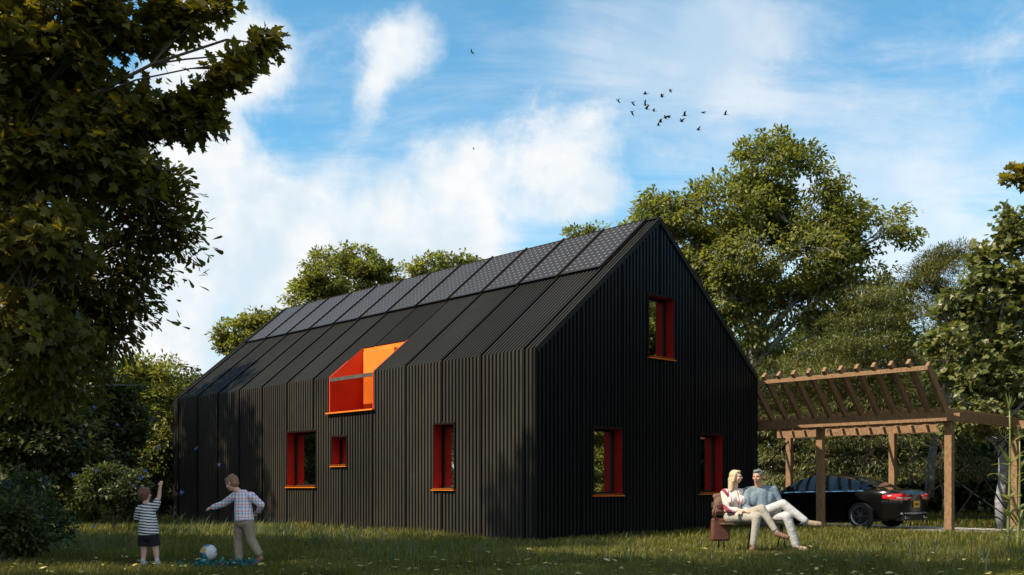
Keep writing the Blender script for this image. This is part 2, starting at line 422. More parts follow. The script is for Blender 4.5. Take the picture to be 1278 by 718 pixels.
def clad_mat(name, a, b, rough, spec, metal=0.0):
    m, nt, p, out = new_mat(name)
    tc = nt.nodes.new("ShaderNodeTexCoord")
    mp = nt.nodes.new("ShaderNodeMapping"); mp.inputs["Scale"].default_value = (7, 7, 0.7)
    nt.links.new(tc.outputs["Object"], mp.inputs[0])
    n1 = nt.nodes.new("ShaderNodeTexNoise"); n1.inputs["Scale"].default_value = 3.0; n1.inputs["Detail"].default_value = 7
    n1.inputs["Roughness"].default_value = 0.65; nt.links.new(mp.outputs[0], n1.inputs["Vector"])
    n2 = nt.nodes.new("ShaderNodeTexNoise"); n2.inputs["Scale"].default_value = 0.5; n2.inputs["Detail"].default_value = 4; nt.links.new(tc.outputs["Object"], n2.inputs["Vector"])
    ad = nt.nodes.new("ShaderNodeMath"); ad.operation = "MULTIPLY_ADD"; ad.inputs[1].default_value = 0.5
    nt.links.new(n2.outputs["Fac"], ad.inputs[0])
    hf = nt.nodes.new("ShaderNodeMath"); hf.operation = "MULTIPLY"; hf.inputs[1].default_value = 0.5; nt.links.new(n1.outputs["Fac"], hf.inputs[0]); nt.links.new(hf.outputs[0], ad.inputs[2])
    cr = nt.nodes.new("ShaderNodeValToRGB"); e = cr.color_ramp.elements
    e[0].position = 0.38; e[1].position = 0.62; e[0].color = (*b, 1); e[1].color = (*a, 1)
    nt.links.new(ad.outputs[0], cr.inputs[0])
    # each sheet of cladding weathered a little differently
    sx = nt.nodes.new("ShaderNodeSeparateXYZ"); nt.links.new(tc.outputs["Object"], sx.inputs[0])
    sh = nt.nodes.new("ShaderNodeMath"); sh.operation = "SUBTRACT"; sh.inputs[1].default_value = 0.27; nt.links.new(sx.outputs[1], sh.inputs[0])
    dv = nt.nodes.new("ShaderNodeMath"); dv.operation = "DIVIDE"; dv.inputs[1].default_value = 1.28; nt.links.new(sh.outputs[0], dv.inputs[0])
    fl = nt.nodes.new("ShaderNodeMath"); fl.operation = "FLOOR"; nt.links.new(dv.outputs[0], fl.inputs[0])
    wn = nt.nodes.new("ShaderNodeTexWhiteNoise"); wn.noise_dimensions = "1D"; nt.links.new(fl.outputs[0], wn.inputs["W"])
    vr = nt.nodes.new("ShaderNodeMapRange"); vr.inputs[3].default_value = 0.84; vr.inputs[4].default_value = 1.16; nt.links.new(wn.outputs["Value"], vr.inputs[0])
    mm = nt.nodes.new("ShaderNodeMix"); mm.data_type = "RGBA"; mm.blend_type = "MULTIPLY"; mm.inputs["Factor"].default_value = 1
    nt.links.new(cr.outputs[0], mm.inputs[6]); nt.links.new(vr.outputs[0], mm.inputs[7]); nt.links.new(mm.outputs[2], p.inputs["Base Color"])
    mr = nt.nodes.new("ShaderNodeMapRange"); mr.inputs[3].default_value = rough - 0.08; mr.inputs[4].default_value = rough + 0.12
    nt.links.new(n1.outputs["Fac"], mr.inputs[0]); nt.links.new(mr.outputs[0], p.inputs["Roughness"])
    p.inputs["Specular IOR Level"].default_value = spec; p.inputs["Metallic"].default_value = metal
    bp = nt.nodes.new("ShaderNodeBump"); bp.inputs["Strength"].default_value = 0.12; bp.inputs["Distance"].default_value = 0.01
    nt.links.new(n1.outputs["Fac"], bp.inputs["Height"]); nt.links.new(bp.outputs[0], p.inputs["Normal"])
    return m
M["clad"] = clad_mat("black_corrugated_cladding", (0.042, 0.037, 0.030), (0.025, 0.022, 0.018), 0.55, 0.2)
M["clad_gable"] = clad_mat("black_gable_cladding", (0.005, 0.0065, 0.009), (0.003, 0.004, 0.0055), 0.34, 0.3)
M["roofclad"] = clad_mat("black_roof_cladding", (0.027, 0.026, 0.0235), (0.017, 0.0165, 0.015), 0.68, 0.12)
M["trim_black"] = pmat("black_trim", (0.007, 0.007, 0.0075), rough=0.6, spec=0.15, scale=8)
M["red"] = pmat("red_reveal", (0.22, 0.008, 0.006), (0.17, 0.006, 0.005), rough=0.7, spec=0.1, scale=5, rvar=0.06)
M["orange"] = pmat("orange_panel", (0.78, 0.22, 0.012), (0.66, 0.17, 0.010), rough=0.5, scale=3, rvar=0.06)
M["orange_red"] = pmat("vermilion_panel", (0.66, 0.050, 0.010), (0.56, 0.035, 0.009), rough=0.5, scale=3, rvar=0.06)
def pane_mat():
    m, nt, p, out = new_mat("dark_reflective_glass")
    p.inputs["Base Color"].default_value = (0.86, 0.87, 0.80, 1); p.inputs["Metallic"].default_value = 1.0
    p.inputs["Roughness"].default_value = 0.02; p.inputs["Coat Weight"].default_value = 0.6; p.inputs["Coat Roughness"].default_value = 0.01
    tc = nt.nodes.new("ShaderNodeTexCoord"); nz = nt.nodes.new("ShaderNodeTexNoise"); nz.inputs["Scale"].default_value = 1.4; nz.inputs["Detail"].default_value = 1
    nt.links.new(tc.outputs["Object"], nz.inputs["Vector"]); bp = nt.nodes.new("ShaderNodeBump"); bp.inputs["Strength"].default_value = 0.02; bp.inputs["Distance"].default_value = 0.05
    nt.links.new(nz.outputs["Fac"], bp.inputs["Height"]); nt.links.new(bp.outputs[0], p.inputs["Normal"])
    return m
M["pane"] = pane_mat()
def clear_mat(name, tint, gl=0.12, rough=0.03):
    m, nt, p, out = new_mat(name); nt.nodes.remove(p)
    t = nt.nodes.new("ShaderNodeBsdfTransparent"); t.inputs[0].default_value = (*tint, 1)
    g = nt.nodes.new("ShaderNodeBsdfGlossy"); g.inputs["Roughness"].default_value = rough
    f = nt.nodes.new("ShaderNodeLayerWeight"); pw = nt.nodes.new("ShaderNodeMath"); pw.operation = "POWER"; pw.inputs[1].default_value = 4.0; nt.links.new(f.outputs["Facing"], pw.inputs[0])
    ad = nt.nodes.new("ShaderNodeMath"); ad.operation = "MULTIPLY_ADD"; ad.inputs[1].default_value = 0.7; ad.inputs[2].default_value = 0.03 + gl; ad.use_clamp = True
    nt.links.new(pw.outputs[0], ad.inputs[0])
    ms = nt.nodes.new("ShaderNodeMixShader"); nt.links.new(ad.outputs[0], ms.inputs[0]); nt.links.new(t.outputs[0], ms.inputs[1]); nt.links.new(g.outputs[0], ms.inputs[2])
    nt.links.new(ms.outputs[0], out.inputs["Surface"])
    return m
M["clear"] = clear_mat("tinted_clear_glass", (0.80, 0.72, 0.70), 0.0)

house = empty("house", P0, HROT)
tag(house, "long black corrugated gable house with red framed windows and solar roof", "house")

PANEL0, PW, NPAN = 0.27, 1.28, 12
def rib_profile(length, start, pw, n_rib=12, depth=0.038, seam=0.055):
    """(s, d) polyline: trapezoid ribs, a deep joint between every two sheets"""
    out = [(0.0, 0.0)]
    s = 0.0
    edges = [0.0]
    e = start
    while e < length - 0.2: edges.append(e); e += pw
    edges.append(length)
    for a, b in zip(edges[:-1], edges[1:]):
        a2 = a + seam / 2; b2 = b - seam / 2
        n = max(1, round((b2 - a2) / (pw / n_rib))); p = (b2 - a2) / n
        if a > 0:
            out += [(a2 - 0.001, -0.06), (a2, 0.0)]
        for i in range(n):
            q = a2 + i * p
            out += [(q + p * 0.28, 0.0), (q + p * 0.36, depth), (q + p * 0.86, depth), (q + p * 0.94, 0.0)]
        if b < length: out += [(b2, 0.0), (b2 + 0.001, -0.06)]
    out.append((length, 0.0))
    res = []
    for s, d in out:
        if not res or s > res[-1][0] + 1e-6: res.append((s, d))
    return res
def prof_at(pr, s):
    for (a, da), (b, db) in zip(pr[:-1], pr[1:]):
        if a <= s <= b: return da + (db - da) * (s - a) / (b - a)
    return 0.0
def insert_cuts(pr, cuts):
    q = {s: d for s, d in pr}
    for c in cuts: q[c] = prof_at(pr, c)
    return sorted(q.items())
def strips(mbx, pr, lo, hi, pt, holes=(), flip=False):
    """lo(s,d), hi(s,d) end coordinates along the sheet; pt(s,d,t) -> point; holes (s0,s1,t0,t1)"""
    pr = insert_cuts(pr, [x for h in holes for x in h[:2]])
    for (a, da), (b, db) in zip(pr[:-1], pr[1:]):
        mid = (a + b) / 2
        iv = [(None, None)]
        cuts = sorted([(h[2], h[3]) for h in holes if h[0] < mid < h[1]])
        seg = []; cur = None
        for t0, t1 in cuts:
            seg.append((cur, t0)); cur = t1
        seg.append((cur, None))
        for t0, t1 in seg:
            if t0 is not None and t0 >= 90: continue
            if t1 is not None and t1 <= -90: continue
            A0 = lo(a, da) if t0 is None else t0; B0 = lo(b, db) if t0 is None else t0
            A1 = hi(a, da) if t1 is None else t1; B1 = hi(b, db) if t1 is None else t1
            q = [pt(a, da, A0), pt(b, db, B0), pt(b, db, B1), pt(a, da, A1)]
            mbx.face(q[::-1] if flip else q)

def wall_hit_left(u, v):     # pixel -> (l, z) on the long wall R=0
    d = Vector(((u - 639) / FPX, 1, (608 - v) / FPX)); c = Vector((0, 0, 1))
    t = (P0 - c).dot(dR) / d.dot(dR); p = c + d * t
    return (p - P0).dot(dL), p.z
def wall_hit_gable(u, v):
    d = Vector(((u - 639) / FPX, 1, (608 - v) / FPX)); c = Vector((0, 0, 1))
    t = (P0 - c).dot(dL) / d.dot(dL); p = c + d * t
    return (p - P0).dot(dR), p.z
def roof_hit(u, v):          # pixel -> (l, t along slope)
    nrm = (dR * -sa + Vector((0, 0, ca))); o = P0 + Vector((0, 0, EAVE))
    d = Vector(((u - 639) / FPX, 1, (608 - v) / FPX)); c = Vector((0, 0, 1))
    t = (o - c).dot(nrm) / d.dot(nrm); p = c + d * t
    return (p - o).dot(dL), (p - o).dot(dR * ca + Vector((0, 0, sa)))

def rect_left(u0, v0a, u1, v1b):
    l0, za = wall_hit_left(u0, v0a); l1, zb = wall_hit_left(u1, v1b)
    return min(l0, l1), max(l0, l1), min(za, zb), max(za, zb)
winA = rect_left(360.5, 540.5, 396, 607); winB = rect_left(416.5, 546, 434.5, 580.5); winC = rect_left(543.5, 530.5, 568.5, 610)
def rect_g(u0, v0, u1, v1):
    r0, za = wall_hit_gable(u0, v0); r1, zb = wall_hit_gable(u1, v1)
    return r0, r1, zb, za
winD = rect_g(808, 367.5, 838.5, 449); winE = rect_g(739, 534, 774, 617); winF = rect_g(872, 542, 899.5, 615)
bl1, bz = wall_hit_left(413.5, 515); bl0, _ = wall_hit_left(467, 511)
_, bt = roof_hit(485, 430.5)
BAL = (bl0, bl1, bz, bt)
print("windows", winA, winB, winC, winD, winE, winF, "balcony", BAL)

prL = rib_profile(LEN, PANEL0, PW)
prG = rib_profile(WID, WID / 6, WID / 6)
BASE = -0.25
def eave_z(d): return EAVE + d / ca - d * math.tan(ALPHA)
def eave_t(d): return ((-d) + d * sa) * ca + (eave_z(d) - EAVE - d * ca) * sa   # slope coordinate of the mitred eave point
# long wall facing the lawn
mb = MB()
strips(mb, prL, lambda s, d: BASE, lambda s, d: eave_z(d), lambda s, d, t: (-d, s, t),
       [winA, winB, winC, (BAL[0], BAL[1], BAL[2], 99)], flip=True)
JOINTS = [PANEL0 + k_ * PW for k_ in range(NPAN + 1)]
for l in JOINTS:
    hs = sorted([(h[2] - 0.06, h[3] + 0.06) for h in (winA, winB, winC, (BAL[0], BAL[1], BAL[2], 99)) if h[0] - 0.06 < l < h[1] + 0.06])
    z = BASE
    for z0_, z1_ in hs + [(EAVE + 0.03, None)]:
        if z0_ - z > 0.02: mb.box((-0.030, l, (z + z0_) / 2), (0.075, 0.045, z0_ - z), 1)
        if z1_ is None or z1_ > 50: break
        z = z1_
mb.build("wall", [M["clad"], M["trim_black"]], house)["label"] = "long lawn side wall of black ribbed cladding"
# roof slope over it
mb = MB()
pR = lambda s, d, t: (t * ca - d * sa, s, EAVE + t * sa + d * ca)
strips(mb, prL, lambda s, d: eave_t(d), lambda s, d: SLOPE, pR, [(BAL[0], BAL[1], -99, BAL[3])], flip=True)
# far slope
pR2 = lambda s, d, t: (WID - t * ca + d * sa, s, EAVE + t * sa + d * ca)
strips(mb, prL, lambda s, d: eave_t(d), lambda s, d: SLOPE, pR2)
# ridge cap and the upstands over the joints
mb.beam((WID / 2, -0.04, APEX + 0.05), (WID / 2, LEN + 0.04, APEX + 0.05), 0.16, 0.04)
for k_ in range(NPAN + 1):
    l = PANEL0 + k_ * PW
    for a_, b_ in (((SLOPE - 2.02), SLOPE + 0.02),):
        mb.beam(pR(l, 0.075, a_), pR(l, 0.075, b_), 0.028, 0.10, up=(-sa, 0, ca))
    if not (BAL[0] - 0.05 < l < BAL[1] + 0.05):
        mb.beam(pR(l, 0.035, 0.0), pR(l, 0.035, SLOPE - 2.02), 0.045, 0.085, 1, up=(-sa, 0, ca))
# verge trim along both gables
for y_ in (-0.045, LEN + 0.045):
    for f_ in (pR, pR2):
        mb.beam(f_(y_, 0.0, -0.02), f_(y_, 0.0, SLOPE), 0.05, 0.11, up=(-sa if f_ is pR else sa, 0, ca))
mb.build("roof", [M["roofclad"], M["trim_black"]], house)
# gables and the hidden long wall
def gtop(s, d): return EAVE + min(s, WID - s) / (WID / 2) * (APEX - EAVE) - 0.01
pg = insert_cuts(prG, [WID / 2])
mb = MB()
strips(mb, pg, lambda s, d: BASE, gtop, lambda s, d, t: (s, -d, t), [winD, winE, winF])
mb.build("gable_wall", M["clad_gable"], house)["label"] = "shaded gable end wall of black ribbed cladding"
mb = MB()
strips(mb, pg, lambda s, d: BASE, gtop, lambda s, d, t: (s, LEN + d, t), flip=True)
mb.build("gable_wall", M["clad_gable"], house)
mb = MB()
strips(mb, prL, lambda s, d: BASE, lambda s, d: eave_z(d), lambda s, d, t: (WID + d, s, t))
mb.build("wall", M["clad"], house)
# corner trims
for x_, y_ in ((-0.012, -0.012), (WID + 0.012, -0.012), (-0.012, LEN + 0.012), (WID + 0.012, LEN + 0.012)):
    mb = MB(); mb.box((x_, y_, (BASE + EAVE) / 2), (0.065, 0.065, EAVE - BASE - 0.02))
    mb.build("corner_trim", M["trim_black"], house)

def window(rect, pt, up_axis_flip, sash_side, mullion=False):
    """red box reveal let into the cladding, dark sash, reflecting pane, orange sill"""
    s0, s1, z0, z1 = rect
    DO, DI, T = 0.048, -0.30, 0.028
    def pc(mbx, sa_, sb, da, db, za, zb, m=0):
        P = [pt(sa_, da, za), pt(sb, da, za), pt(sb, db, za), pt(sa_, db, za), pt(sa_, da, zb), pt(sb, da, zb), pt(sb, db, zb), pt(sa_, db, zb)]
        mbx.hexa([Vector(p) for p in P], m)
    fr = MB()
    pc(fr, s0 - T, s0, DI, DO, z0 - T, z1 + T); pc(fr, s1, s1 + T, DI, DO, z0 - T, z1 + T)
    pc(fr, s0, s1, DI, DO, z1, z1 + T); pc(fr, s0, s1, DI, DO - 0.012, z0 - T, z0)
    o = fr.build("window", M["red"], house)
    lp = MB(); e = 0.006
    pc(lp, s0 - T - 0.004, s0 - 0.003, DO - 0.03, DO + e, z0 - T, z1 + T + 0.004); pc(lp, s1 + 0.003, s1 + T + 0.004, DO - 0.03, DO + e, z0 - T, z1 + T + 0.004)
    pc(lp, s0 - 0.003, s1 + 0.003, DO - 0.03, DO + e, z1 + 0.003, z1 + T + 0.004)
    lp.build("flashing", M["trim_black"], o)
    sh = MB(); w_ = 0.055
    pc(sh, s0, s0 + w_, -0.235, -0.175, z0, z1); pc(sh, s1 - w_, s1, -0.235, -0.175, z0, z1)
    pc(sh, s0 + w_, s1 - w_, -0.235, -0.175, z1 - w_, z1); pc(sh, s0 + w_, s1 - w_, -0.235, -0.175, z0, z0 + w_)
    sh.build("frame", M["trim_black"], o)
    pn = MB(); pc(pn, s0 + w_, s1 - w_, -0.215, -0.205, z0 + w_, z1 - w_); pn.build("pane", M["pane"], o)
    sl_ = MB(); pc(sl_, s0 - 0.045, s1 + 0.045, -0.16, 0.10, z0 - T - 0.012, z0 - T + 0.004); pc(sl_, s0 + 0.002, s1 - 0.002, -0.172, 0.098, z0 + 0.001, z0 + 0.006)
    sl_.build("sill", M["orange"], o)
    return o
ptL = lambda s, d, z: (-d, s, z)
ptG = lambda s, d, z: (s, -d, z)
for w_ in (winA, winB, winC): window(w_, ptL, False, 0)
for w_ in (winD, winE, winF): window(w_, ptG, False, 0)

# balcony let into roof and wall
def balcony():
    l0, l1, z0, t1 = BAL
    DEPTH = t1 * ca
    ztop = EAVE + t1 * sa
    T = 0.03
    bk = MB()   # back wall
    bk.box((DEPTH + T / 2, (l0 + l1) / 2, (z0 + ztop) / 2), (T, l1 - l0 + 2 * T, ztop - z0 + 0.03))
    o = bk.build("balcony", M["orange"], house); o["label"] = "orange lined recessed balcony cut into roof and wall"
    ch = MB()
    for l, s in ((l0 - T, 1), (l1, 1)):
        prof = [(-0.045, z0), (DEPTH, z0), (DEPTH, ztop + 0.045), (-0.045 * 0 - 0.03, EAVE + 0.03), (-0.045, EAVE + 0.0)]
        A = [Vector((x, l, z)) for x, z in prof]; B = [Vector((x, l + T, z)) for x, z in prof]
        ch.face(A[::-1]); ch.face(B)
        for i in range(len(prof)):
            j = (i + 1) % len(prof); ch.face([A[i], A[j], B[j], B[i]])
    ch.build("cheek", M["orange_red"], o)
    fl = MB(); fl.box(((DEPTH - 0.04) / 2, (l0 + l1) / 2, z0 - 0.02), (DEPTH + 0.04, l1 - l0, 0.04)); fl.build("floor", M["orange_red"], o)
    bx = MB(); bx.box((DEPTH - 0.19, (l0 + l1) / 2 - 0.25, z0 + 0.75), (0.36, (l1 - l0) - 0.55, 1.5)); bx.build("cupboard", M["orange"], o, bevel=0.008)
    si = MB(); si.box((-0.04, (l0 + l1) / 2, z0 - 0.03), (0.17, l1 - l0 + 0.16, 0.03)); si.build("sill", M["orange"], o)
    rl = MB(); rl.box((-0.02, (l0 + l1) / 2, EAVE - 0.05), (0.05, l1 - l0, 0.085)); rl.build("handrail", M["metal_grey"], o)
    gl = MB(); gl.box((-0.02, (l0 + l1) / 2, (z0 + EAVE - 0.09) / 2), (0.016, l1 - l0 - 0.01, EAVE - 0.095 - z0)); gl.build("glass_balustrade", M["clear"], o)
M["metal_grey"] = pmat("grey_metal", (0.20, 0.17, 0.155), rough=0.4, metal=0.6, scale=8)
balcony()

# solar panels, one object each
def solar_mat():
    m, nt, p, out = new_mat("solar_cells")
    tc = nt.nodes.new("ShaderNodeTexCoord"); sx = nt.nodes.new("ShaderNodeSeparateXYZ"); nt.links.new(tc.outputs["Object"], sx.inputs[0])
    def mth(op, a, b=None):
        n = nt.nodes.new("ShaderNodeMath"); n.operation = op
        for i, x in enumerate((a, b)):
            if x is None: continue
            if isinstance(x, (int, float)): n.inputs[i].default_value = x
            else: nt.links.new(x, n.inputs[i])
        return n.outputs[0]
    cell = 0.158
    gx = mth("ABSOLUTE", mth("SUBTRACT", mth("FRACT", mth("DIVIDE", sx.outputs[0], cell)), 0.5))
    gy = mth("ABSOLUTE", mth("SUBTRACT", mth("FRACT", mth("DIVIDE", sx.outputs[1], cell)), 0.5))
    dot = mth("LESS_THAN", mth("ADD", mth("SUBTRACT", 0.5, gx), mth("SUBTRACT", 0.5, gy)), 0.20)
    line = mth("GREATER_THAN", mth("MAXIMUM", gx, gy), 0.485)
    fine = mth("GREATER_THAN", mth("ABSOLUTE", mth("SUBTRACT", mth("FRACT", mth("DIVIDE", sx.outputs[1], cell / 3)), 0.5)), 0.47)
    fac = mth("MAXIMUM", dot, mth("MULTIPLY", mth("MAXIMUM", line, mth("MULTIPLY", fine, 0.5)), 0.22))
    nz = nt.nodes.new("ShaderNodeTexWhiteNoise"); nz.noise_dimensions = "2D"
    fl = nt.nodes.new("ShaderNodeVectorMath"); fl.operation = "FLOOR"; dv = nt.nodes.new("ShaderNodeVectorMath"); dv.operation = "SCALE"; dv.inputs["Scale"].default_value = 1 / cell
    nt.links.new(tc.outputs["Object"], dv.inputs[0]); nt.links.new(dv.outputs[0], fl.inputs[0]); nt.links.new(fl.outputs[0], nz.inputs["Vector"])
    c0 = nt.nodes.new("ShaderNodeMix"); c0.data_type = "RGBA"; nt.links.new(nz.outputs["Value"], c0.inputs["Factor"])
    c0.inputs[6].default_value = (0.024, 0.022, 0.023, 1); c0.inputs[7].default_value = (0.030, 0.028, 0.029, 1)
    mx = nt.nodes.new("ShaderNodeMix"); mx.data_type = "RGBA"; nt.links.new(fac, mx.inputs["Factor"])
    nt.links.new(c0.outputs[2], mx.inputs[6]); mx.inputs[7].default_value = (0.17, 0.17, 0.17, 1)
    nt.links.new(mx.outputs[2], p.inputs["Base Color"])
    p.inputs["Roughness"].default_value = 0.45; p.inputs["Specular IOR Level"].default_value = 0.12
    return m
M["solar"] = solar_mat()
first = None
SL = 1.93
for k_ in range(NPAN):
    l = PANEL0 + k_ * PW + 0.02
    if first is None:
        b = MB(); wdt = PW - 0.06
        b.box((SL / 2, wdt / 2, 0.016), (SL - 0.03, wdt - 0.03, 0.034))
        o = b.build("solar_panel", M["solar"], house)
        e_ = MB()
        for q in ((SL / 2, 0.0075, SL, 0.015), (SL / 2, wdt - 0.0075, SL, 0.015)): e_.box((q[0], q[1], 0.017), (q[2], q[3], 0.042))
        for q in (0.0075, SL - 0.0075): e_.box((q, wdt / 2, 0.017), (0.015, wdt - 0.03, 0.042))
        fo = e_.build("frame", M["trim_black"], o)
        first = o; ffr = fo
    else:
        o = first.copy(); COL.objects.link(o); o.parent = house
        f2 = ffr.copy(); COL.objects.link(f2); f2.parent = o
    t0 = SLOPE - SL - 0.05
    o.matrix_basis = Matrix.Translation(pR(l, 0.06, t0)) @ Matrix(((ca, 0, -sa, 0), (0, 1, 0, 0), (sa, 0, ca, 0), (0, 0, 0, 1)))
# ================================================================== carport
CR0, CR1 = 8.95, 12.75                # rows of posts
CLS = (-4.2, -1.0, 2.2)               # post positions along the house (negative = towards the camera)
ZB = 2.46                             # underside of flat frame
carport = empty("carport", P0, HROT)
tag(carport, "timber pergola carport with sloping slatted screen beside the gable", "carport")
PW_ = 0.165
for r_ in (CR0, CR1):
    for l_ in CLS:
        mb = MB(); mb.box((r_, l_, ZB / 2 - 0.12), (PW_, PW_, ZB + 0.24))
        mb.build("post", M["wood"], carport, bevel=0.008)
L0, L1 = -4.45, 2.6
def beam_part(name, a, b, w, h, up=(0, 0, 1), mat=None, bev=0.006):
    mb = MB(); mb.beam(a, b, w, h, up=up); return mb.build(name, mat or M["wood"], carport, bevel=bev)
for r_ in (CR0, CR1):
    beam_part("beam", (r_, L0, ZB + 0.10), (r_, L1, ZB + 0.10), 0.09, 0.20)
RB = 8.62                             # foot of the sloping screen
beam_part("beam", (RB, L0 + 0.15, ZB + 0.13), (RB, L1, ZB + 0.13), 0.07, 0.24)
beam_part("beam", (RB + 0.04, L0 + 0.19, ZB + 0.13), (CR1 + 0.5, L0 + 0.19, ZB + 0.13), 0.07, 0.24).location.z = 0.012
beam_part("beam", (CR1 + 0.5, L0 + 0.15, ZB + 0.13), (CR1 + 0.5, L1, ZB + 0.13), 0.07, 0.24)
RT, ZT = 7.72, 3.60                   # top rail of the sloping screen
sd = Vector((RB - RT, 0, (ZB + 0.25) - ZT)).normalized(); sn = Vector((-sd.z, 0, sd.x))
if sn.z < 0: sn = -sn
beam_part("top_rail", (RT, -4.28, ZT - 0.02), (RT, 2.5, ZT - 0.02), 0.09, 0.10)
beam_part("end_rafter", Vector((RT, -4.24, ZT)) - sd * 0.02 + sn * 0.06, Vector((RB, -4.24, ZB + 0.25)) + sd * 0.06 + sn * 0.04, 0.07, 0.20, up=sn)
nsl = 16
for i in range(nsl):
    l_ = -3.86 + i * 0.405
    a = Vector((RT, l_, ZT)) - sd * 0.16 + sn * 0.06; b = Vector((RB, l_, ZB + 0.25)) + sn * 0.04
    beam_part("slat", a, b, 0.08, 0.16, up=sn)
for i in range(17):
    l_ = L0 + 0.47 + i * 0.405
    if l_ > L1: break
    beam_part("rafter", (RB + 0.06, l_, ZB + 0.285), (CR1 + 0.62, l_, ZB + 0.285), 0.05, 0.13)
# rounded joist ends under the long edge
M["roof_sheet"] = clear_mat("clear_roof_sheet", (0.86, 0.88, 0.86), 0.02, 0.12)
mb = MB()
p = [Vector((RT, -4.2, ZT)) + sn * 0.15, Vector((RT, 2.45, ZT)) + sn * 0.15, Vector((RB, 2.45, ZB + 0.25)) + sn * 0.13, Vector((RB, -4.2, ZB + 0.25)) + sn * 0.13]
mb.hexa(p + [q + sn * 0.012 for q in p]); mb.build("roof_sheet", M["roof_sheet"], carport)
# steel cross bracing
M["steel"] = pmat("dark_steel", (0.02, 0.021, 0.024), rough=0.45, metal=0.7, scale=9)
def brace(a, b, w=0.045):
    mb = MB(); mb.beam(a, b, 0.014, w, up=(0, 0, 1)); mb.build("brace", M["steel"], carport)
for l_, zt in ((CLS[0], ZB - 0.06), (CLS[2], ZB - 0.06)):
    brace((CR0, l_ + 0.01, zt), (CR1, l_ + 0.01, 0.12)); brace((CR0, l_ - 0.02, 0.12), (CR1, l_ - 0.02, zt))
for i in (0, 1):
    brace((CR1 + 0.01, CLS[i], ZB - 0.06), (CR1 + 0.01, CLS[i + 1], 0.12), 0.03); brace((CR1 - 0.02, CLS[i], 0.12), (CR1 - 0.02, CLS[i + 1], ZB - 0.06), 0.03)

# ================================================================== car (black coupe, seen from behind left)
M["car_paint"] = pmat("black_car_paint", (0.004, 0.004, 0.0045), (0.003, 0.003, 0.0035), rough=0.14, spec=0.25, coat=0.5, scale=2, rvar=0.02)
M["car_glass"] = pmat("dark_car_glass", (0.02, 0.022, 0.024), rough=0.06, spec=0.45, coat=0.15, scale=2, rvar=0.0)
M["rubber"] = pmat("tyre_rubber", (0.018, 0.018, 0.018), rough=0.85, scale=20)
M["alloy"] = pmat("dark_alloy", (0.30, 0.31, 0.33), (0.22, 0.23, 0.24), rough=0.3, metal=0.9, scale=9)
M["chrome"] = pmat("chrome", (0.75, 0.75, 0.76), rough=0.12, metal=1.0, scale=4, rvar=0.03)
M["tail_red"] = pmat("red_lens", (0.62, 0.014, 0.018), (0.5, 0.01, 0.014), rough=0.12, coat=1.0, scale=14, rvar=0.0)
M["plate_yellow"] = pmat("yellow_plate", (0.75, 0.42, 0.03), rough=0.5, scale=8)
M["plate_blue"] = pmat("dark_blue_print", (0.03, 0.04, 0.12), rough=0.5, scale=8)
M["lens_white"] = pmat("headlight_lens", (0.55, 0.57, 0.6), rough=0.08, coat=1.0, scale=8, rvar=0)

def profile_curve(pts, x):
    xs = [p[0] for p in pts]; ys = [p[1] for p in pts]
    return float(np.interp(x, xs, ys))
def smooth_curve(pts):
    xs = np.array([p[0] for p in pts]); ys = np.array([p[1] for p in pts])
    m = np.gradient(ys, xs)
    def f(x):
        x = min(max(x, xs[0]), xs[-1]); i = min(max(np.searchsorted(xs, x) - 1, 0), len(xs) - 2)
        h = xs[i + 1] - xs[i]; t = (x - xs[i]) / h
        return float((2*t**3 - 3*t**2 + 1) * ys[i] + (t**3 - 2*t**2 + t) * h * m[i] + (-2*t**3 + 3*t**2) * ys[i+1] + (t**3 - t**2) * h * m[i+1])
    return f
car = empty("car", H(10.80, -2.56, -0.047), math.atan2(dL.y, dL.x))
tag(car, "black two-door coupe parked under the timber carport, seen from behind", "car")
# local x: 0 = rear bumper .. 4.69 = nose; y left positive
belt = smooth_curve([(0.0, 0.86), (0.10, 0.93), (0.4, 0.96), (0.9, 0.965), (1.6, 0.95), (2.6, 0.93), (3.3, 0.90), (4.0, 0.82), (4.45, 0.72), (4.69, 0.58)])
roof = smooth_curve([(0.0, 0.86), (0.10, 0.955), (0.40, 1.00), (0.72, 1.045), (1.1, 1.19), (1.55, 1.32), (2.0, 1.375), (2.4, 1.375), (2.8, 1.28), (3.15, 1.10), (3.42, 0.965), (4.0, 0.88), (4.45, 0.78), (4.69, 0.60)])
halfw = smooth_curve([(0.0, 0.70), (0.08, 0.79), (0.3, 0.87), (0.9, 0.915), (1.6, 0.905), (2.6, 0.90), (3.7, 0.905), (4.2, 0.85), (4.5, 0.74), (4.69, 0.55)])
sill = smooth_curve([(0.0, 0.34), (0.2, 0.25), (0.6, 0.20), (4.2, 0.19), (4.5, 0.20), (4.69, 0.28)])
topw = smooth_curve([(0.0, 0.62), (0.4, 0.66), (0.72, 0.66), (1.1, 0.60), (1.6, 0.56), (2.4, 0.56), (3.0, 0.60), (3.42, 0.70), (4.2, 0.66), (4.69, 0.40)])
